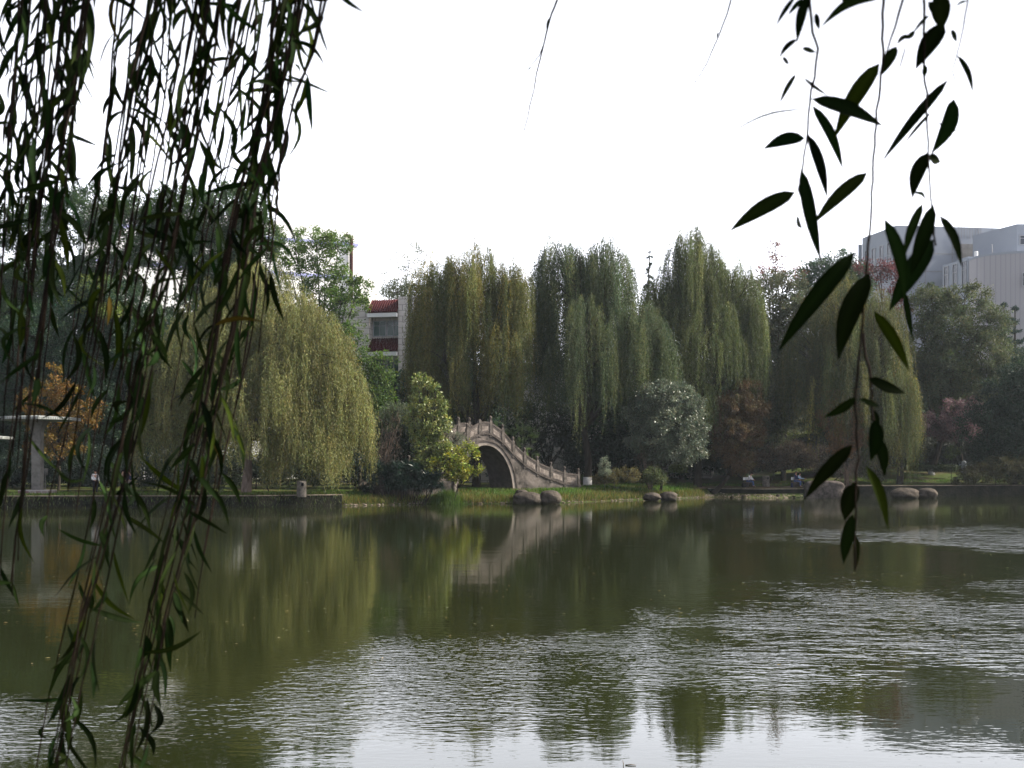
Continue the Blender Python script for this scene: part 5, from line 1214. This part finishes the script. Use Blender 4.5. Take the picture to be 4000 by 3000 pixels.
# ------------------------------------------------------------------ the weeping willow the photographer stands under
M_NEARLEAF = leaf_mat('near_willow_leaf', .10, .7, .04)
def near_willow():
    global rng
    rng = np.random.default_rng(90)
    base = np.array([-2.2, -2.6, 1.1]); root = empty('weeping_willow', tuple(base), 'dark overhanging willow whose near strands hang down across both sides of the view', 'willow tree')
    tb = MB(); fork = np.array([-1.6, -1.8, 3.6]); tb.tube([base - (0, 0, .3), base + (.05, .1, .3), base + (.3, .4, 1.5), fork], [.46, .36, .30, .27], 12); tb.build('trunk', M_BARK, root, True)
    lm = MB()
    tips = [(-1.2, 2.2, 5.0), (-.3, 2.4, 5.2), (1.1, 1.6, 4.9), (.3, 1.8, 5.1), (3.2, .5, 5.4), (-4.5, 1.2, 5.3), (-2, -6, 6), (2.5, -3, 6), (-5, -4, 6), (0, -1, 7.5)]
    for q in tips: lm.tube(limb_path(fork, q, .5, 8, .3), np.linspace(.15, .02, 8), 7)
    lm.build('limbs', M_BARK, root, True)
    # unseen crown overhead, behind and beside the photographer, shaped to shade the near strands
    n = 150000; c = np.array([-1.0, -1.2, 4.6]); w = unit(rng.normal(size=(n, 3))); rr = rng.uniform(.55, 1.0, (n, 1)) ** .6
    p = c + w * rr * np.array([6.2, 5.6, 4.0])
    p = p[p[:, 2] > 1.6]
    rel = p - np.array([0, 0, EYE]); az = np.abs(np.arctan2(rel[:, 0], rel[:, 1])); el = np.arctan2(rel[:, 2], np.hypot(rel[:, 0], rel[:, 1])); dist = np.linalg.norm(rel, axis=1)
    infr = (rel[:, 1] > -.3) & (az < math.radians(38)) & (rel[:, 2] < .62 * np.maximum(rel[:, 1], 0) + .45)
    clear = (p[:, 1] > -1.6) & (np.abs(p[:, 0]) < 4.2 + .9 * np.maximum(p[:, 1], 0)) & (p[:, 2] < 4.7 + .25 * np.maximum(p[:, 1], 0))
    p = p[~infr & ~clear & (dist > 1.5)]; n = len(p); d = unit(rng.normal(0, .5, (n, 3)) + (0, 0, -1))
    quad_mesh('crown', kites(p, d, rng.uniform(.12, .26, n), .035 * np.ones(n)), jit((.030, .046, .014), n, .25), M_NEARLEAF, root)

    def leaf(mb, tin, p0, p1, wid, bend, nrm):
        p0 = np.array(p0); p1 = np.array(p1); ax = p1 - p0; L = np.linalg.norm(ax); a = ax / L
        sd_ = unit(np.cross(a, nrm)); up = np.cross(sd_, a); k = 9; V = []
        for i in range(k):
            t = i / (k - 1); cen = p0 + ax * t + sd_ * bend * L * math.sin(math.pi * t) + up * .04 * L * math.sin(math.pi * t * 1.3)
            ww = wid * .5 * (math.sin(math.pi * min(1, t ** .78 + .02)) ** .75) if 0 < i < k - 1 else wid * .02
            V += [cen - sd_ * ww + up * ww * .25, cen, cen + sd_ * ww + up * ww * .25]
        Fs = []
        for i in range(k - 1):
            b = 3 * i; Fs += [(b, b + 1, b + 4, b + 3), (b + 1, b + 2, b + 5, b + 4)]
        mb.mi = 1; mb.add(V, Fs); mb.mi = 0; tin.append(len(V))
    def finish(mb, name, lab=None, dim=1.0):
        o = mb.build(name, [M_TWIG, M_NEARLEAF], root)
        me = o.data; col = np.zeros((len(me.vertices), 4), np.float32); mi = np.array(mb.m)
        base_c = jit((.016, .028, .008), 1, .15, .05)[0]; col[:, :3] = base_c
        lv = np.zeros(len(me.vertices), bool)
        f = [mb.f[i] for i in np.nonzero(mi)[0]]
        for grp in range(0, len(f), 16):
            ids = sorted({i for q in f[grp:grp + 16] for i in q}); cc = jit((.0115, .021, .006), 1, .40, .12)[0]
            if rng.uniform() < .05: cc = np.array((.034, .05, .007))
            if dim == 1.0 and rng.uniform() < .012: cc = np.array((.07, .05, .012))
            col[ids, :3] = cc; col[ids[1::3], :3] = cc * 1.8      # pale midrib
        col[:, :3] *= dim; col[:, 3] = 1
        at = me.attributes.new('tint', 'FLOAT_COLOR', 'POINT'); at.data.foreach_set('color', col.ravel())
        me.polygons.foreach_set('use_smooth', [bool(q) for q in mi])
        if lab: o['label'] = lab
        return o
    # dense strands down the left of the view: bundle course (pixels), count, spread, leafy until, ends at, leaf spacing, depth
    bund = [([(90, -150), (40, 600), (0, 1300), (-40, 2200)], 6, 75, 950, 1500, 55, 2.0), ([(215, -150), (135, 500), (70, 1000), (0, 1900)], 6, 70, 900, 1750, 70, 2.2),
            ([(345, -150), (250, 500), (185, 1000), (110, 1600), (50, 2100), (0, 2700)], 7, 50, 1100, 2150, 75, 2.0), ([(480, -150), (425, 400), (370, 800), (280, 1300), (210, 1800)], 3, 40, 1100, 1500, 85, 2.3),
            ([(610, -150), (500, 350), (430, 800), (330, 1400), (235, 1950), (170, 2990)], 5, 45, 1300, 1900, 90, 2.1), ([(830, -150), (735, 400), (640, 900), (540, 1400), (440, 1950), (330, 2400), (195, 3080)], 8, 52, 3000, 2900, 84, 2.0),
            ([(960, -150), (870, 400), (760, 900), (690, 1400), (640, 1700)], 6, 60, 1500, 1550, 80, 2.2), ([(1140, -150), (1035, 400), (930, 800), (850, 1300), (720, 1900), (600, 2350), (455, 3080)], 9, 52, 3000, 2950, 80, 2.0),
            ([(1140, -150), (1090, 300), (1010, 800), (950, 1150)], 3, 25, 1150, 1150, 85, 2.3), ([(1290, -150), (1215, 220), (1150, 370), (1090, 680), (1040, 1100), (1015, 1400)], 2, 14, 1250, 1350, 120, 1.9),
            ([(1000, 300), (985, 900), (930, 1300), (830, 1800), (770, 2200), (690, 2650)], 3, 34, 1900, 2300, 190, 2.2), ([(640, -150), (590, 400), (520, 900), (420, 1500), (330, 2000)], 4, 40, 1250, 1700, 90, 2.3)]
    for pts, cnt, spread, leafy, endy, gapy, D0 in bund:
        ys = np.array([q[1] for q in pts], float); xs = np.array([q[0] for q in pts], float)
        cnt = int(round(cnt * 1.0))
        for j in range(cnt):
            mb = MB(); tin = []; D = D0 + rng.normal(0, .12); ox = rng.normal(0, spread); drift = rng.normal(0, .03)
            full = (leafy > 2500)
            ye = min(ys[-1], endy * rng.uniform(.72, 1.15)) if not (full and j < 6) else ys[-1]
            yy = np.arange(ys[0], ye, 45.0)
            xx = np.interp(yy, ys, xs) + ox * np.clip(1.1 - .20 * (yy + 150) / 1500, .42, 1.1) + drift * yy * .3 + 7 * np.sin(yy / 160. + j * 2) + np.cumsum(rng.normal(0, 1.2, len(yy)))
            dep = D + .05 * np.sin(yy / 700 + j)
            sp = [P(a, b, d_) for a, b, d_ in zip(xx, yy, dep)]
            top = np.array([sp[0][0] + .12, sp[0][1] - .1, 5.0]); sp = [top, (top + sp[0]) / 2 + (-.02, 0, -.1)] + sp
            mb.tube(sp, np.linspace(.0026, .0012, len(sp)), 5)
            y = ys[0] + rng.uniform(0, gapy)
            while y < ye - 10:
                dens = 1.0 if y < leafy else .30
                if full and y > 1000: dens = .95 if j % 2 == 0 else .65
                if rng.uniform() < dens:
                    i = min(len(yy) - 1, int((y - ys[0]) / 45)); Dl = dep[i] + rng.normal(0, .015)
                    bx, by = xx[i], y; ang = rng.normal(6, 19) if rng.uniform() < .8 else rng.normal(0, 52); Lp = rng.uniform(100, 250) * (1.0 if rng.uniform() < .85 else .6)
                    ta = math.radians(ang); tx = bx - math.sin(ta) * Lp; ty = by + math.cos(ta) * Lp
                    p0 = P(bx, by, Dl); p1 = P(tx, ty, Dl + rng.normal(0, .025))
                    face = unit(np.array([rng.normal(0, .75), -1, rng.normal(0, .5)]))
                    leaf(mb, tin, p0, p1, rng.uniform(.0062, .0125), rng.normal(0, .09) if rng.uniform() < .85 else rng.normal(0, .22), face)
                y += 1.45 * gapy * rng.uniform(.5, 1.5)
            finish(mb, 'hanging_strand')

    # the few large blurred strands on the right: exact courses and leaves
    D = 1.36
    def strand(stem, leaves, D=1.36, r=.0016):
        mb = MB(); tin = []
        fine = []
        for (a0, b0), (a1, b1) in zip(stem[:-1], stem[1:]):
            m_ = max(2, int(abs(b1 - b0) / 45))
            for q in range(m_): fine.append((a0 + (a1 - a0) * q / m_ + (rng.normal(0, 2.6) if q else 0), b0 + (b1 - b0) * q / m_))
        fine.append(stem[-1]); sp = [P(a, b, D) for a, b in fine]
        if stem[0][1] < 5: sp = [np.array([sp[0][0] + .04, D, 4.9])] + sp
        mb.tube(sp, np.linspace(r * 1.3, r * .8, len(sp)), 5)
        for k, lf in enumerate(leaves):
            bx, by, tx, ty, w = lf[:5]; bend = lf[5] if len(lf) > 5 else .03
            dd = D + .012 * ((k * 7) % 5 - 2)
            leaf(mb, tin, P(bx, by, dd), P(tx, ty, dd + .01), w / F * dd * 1.03, bend, unit(np.array([.15 * ((k % 3) - 1), -1, .2 * ((k % 2) - .5)])))
        finish(mb, 'hanging_strand', None, .72)
    R5 = lambda L: [(2600 + a * .633, b * .633, 2600 + c * .633, d * .633, w * .633, *r) for a, b, c, d, w, *r in L]
    strand([(3160, -40), (3173, 127), (3195, 190), (3182, 304), (3163, 405), (3151, 551), (3135, 658), (3118, 740), (3160, 870), (3204, 1005)],
           R5([(875, -30, 812, 260, 62, .04), (800, -20, 680, 160, 30), (845, -10, 755, 95, 30), (925, 80, 950, 185, 36), (812, 240, 700, 360, 34, .1), (840, 300, 930, 320, 38), (720, 350, 765, 400, 26), (805, 455, 700, 645, 32), (900, 610, 1350, 775, 92, -.03), (905, 650, 1100, 1050, 66, -.04),
               (885, 675, 330, 880, 15, .1), (860, 852, 600, 918, 84, .07), (880, 830, 1000, 1225, 66, -.03), (835, 1040, 965, 1610, 86, .03), (800, 1185, 395, 1428, 98, .05), (740, 1330, 480, 1515, 10, .05), (850, 480, 1010, 590, 24, .05), (810, 1330, 850, 1410, 34, .2)]))
    strand([(3450, -40), (3448, 247), (3417, 525), (3404, 797), (3388, 1013), (3372, 1200), (3360, 1368), (3340, 1548), (3349, 1744), (3345, 1893), (3338, 2120), (3341, 2225)],
           R5([(1330, -15, 960, 165, 60, .13), (1320, 390, 1040, 860, 104, .05), (1245, 1065, 915, 1385, 88, .06)]) +
           [(3455, 855, 3536, 1170, 52, -.05), (3340, 985, 3045, 1372, 72, .04), (3396, 1068, 3278, 1405, 88, .09), (3412, 1215, 3554, 1452, 44, -.03), (3393, 1478, 3540, 1535, 44, .05), (3343, 1552, 3220, 1630, 36, -.04), (3358, 1558, 3440, 1588, 24), (3330, 1738, 3146, 1950, 56, .05),
            (3384, 1820, 3474, 2068, 42, -.03), (3340, 1885, 3300, 2035, 66, .05), (3330, 2010, 3296, 2205, 52, .04), (3344, 2090, 3340, 2240, 26, 0)])
    strand([(3372, 1300), (3400, 1480), (3412, 1640), (3416, 1690)], [(3418, 1640, 3402, 1800, 56, -.06), (3420, 1700, 3458, 1862, 46, -.04), (3410, 1600, 3432, 1680, 30)], 1.40)
    strand([(3540, -40), (3448, 250)], R5([(1425, 285, 1340, 460, 66, .03), (1500, 215, 1425, 275, 30, .1), (1540, 190, 1465, 240, 34, -.1), (1630, 90, 1520, 215, 22, .04), (1140, -30, 1090, 15, 60)]) + [(3540, 170, 3505, 305, 8, .02)], 1.38)
    strand([(3606, -40), (3610, 82), (3616, 411), (3625, 601), (3632, 720), (3641, 823), (3655, 960)],
           R5([(1690, -40, 1705, 190, 118, .02), (1720, 150, 1545, 425, 112, .06), (1620, 10, 1680, 110, 50), (1600, 400, 1600, 480, 36), (1745, 490, 1335, 1005, 64, .03), (1640, 690, 1465, 900, 24), (1780, 610, 1640, 950, 98, -.08), (1620, 940, 1525, 1225, 92, .10), (1625, 955, 1700, 1000, 60, .1),
               (1530, 1190, 1610, 1250, 26, -.2), (1585, 1255, 1475, 1590, 62, .06), (1690, 1330, 1835, 1645, 66, -.04), (1645, 740, 1850, 830, 12)]) + [(3646, 800, 3560, 1080, 60, .02), (3645, 935, 3478, 1215, 84, .05), (3530, 1130, 3570, 1335, 26, .02)], 1.40)
    strand([(3780, -40), (3762, 110), (3720, 278), (3726, 330), (3733, 365)], R5([(1800, 340, 1900, 580, 38, -.06), (1760, 185, 1800, 260, 40), (1860, 5, 1790, 40, 16, .1)]), 1.38, .0010)
    strand([(2180, -40), (2165, 30), (2148, 75), (2125, 170), (2095, 290), (2070, 410), (2047, 510)], [(2146, 70, 2136, 125, 10)], 2.6, .0018)
    strand([(2125, 170), (2105, 220), (2068, 270)], [(2072, 262, 2062, 276, 5)], 2.6, .0011)
    strand([(2862, -40), (2840, 55), (2808, 140), (2760, 250), (2712, 326)], [(2806, 125, 2800, 150, 6)], 2.6, .0014)
near_willow()

# ------------------------------------------------------------------ the hazy air over the lake
def haze():
    m, nt, out = new_mat('haze'); v = N(nt, 'ShaderNodeVolumePrincipled')
    v.inputs['Color'].default_value = (.80, .90, 1.0, 1); v.inputs['Density'].default_value = .00017; v.inputs['Anisotropy'].default_value = .3
    nt.links.new(v.outputs[0], out.inputs['Volume'])
    b = MB(); b.box((0, 1000, 22), (3100, 2400, 50)); o = b.build('haze', m); tag(o, kind='stuff')
haze()
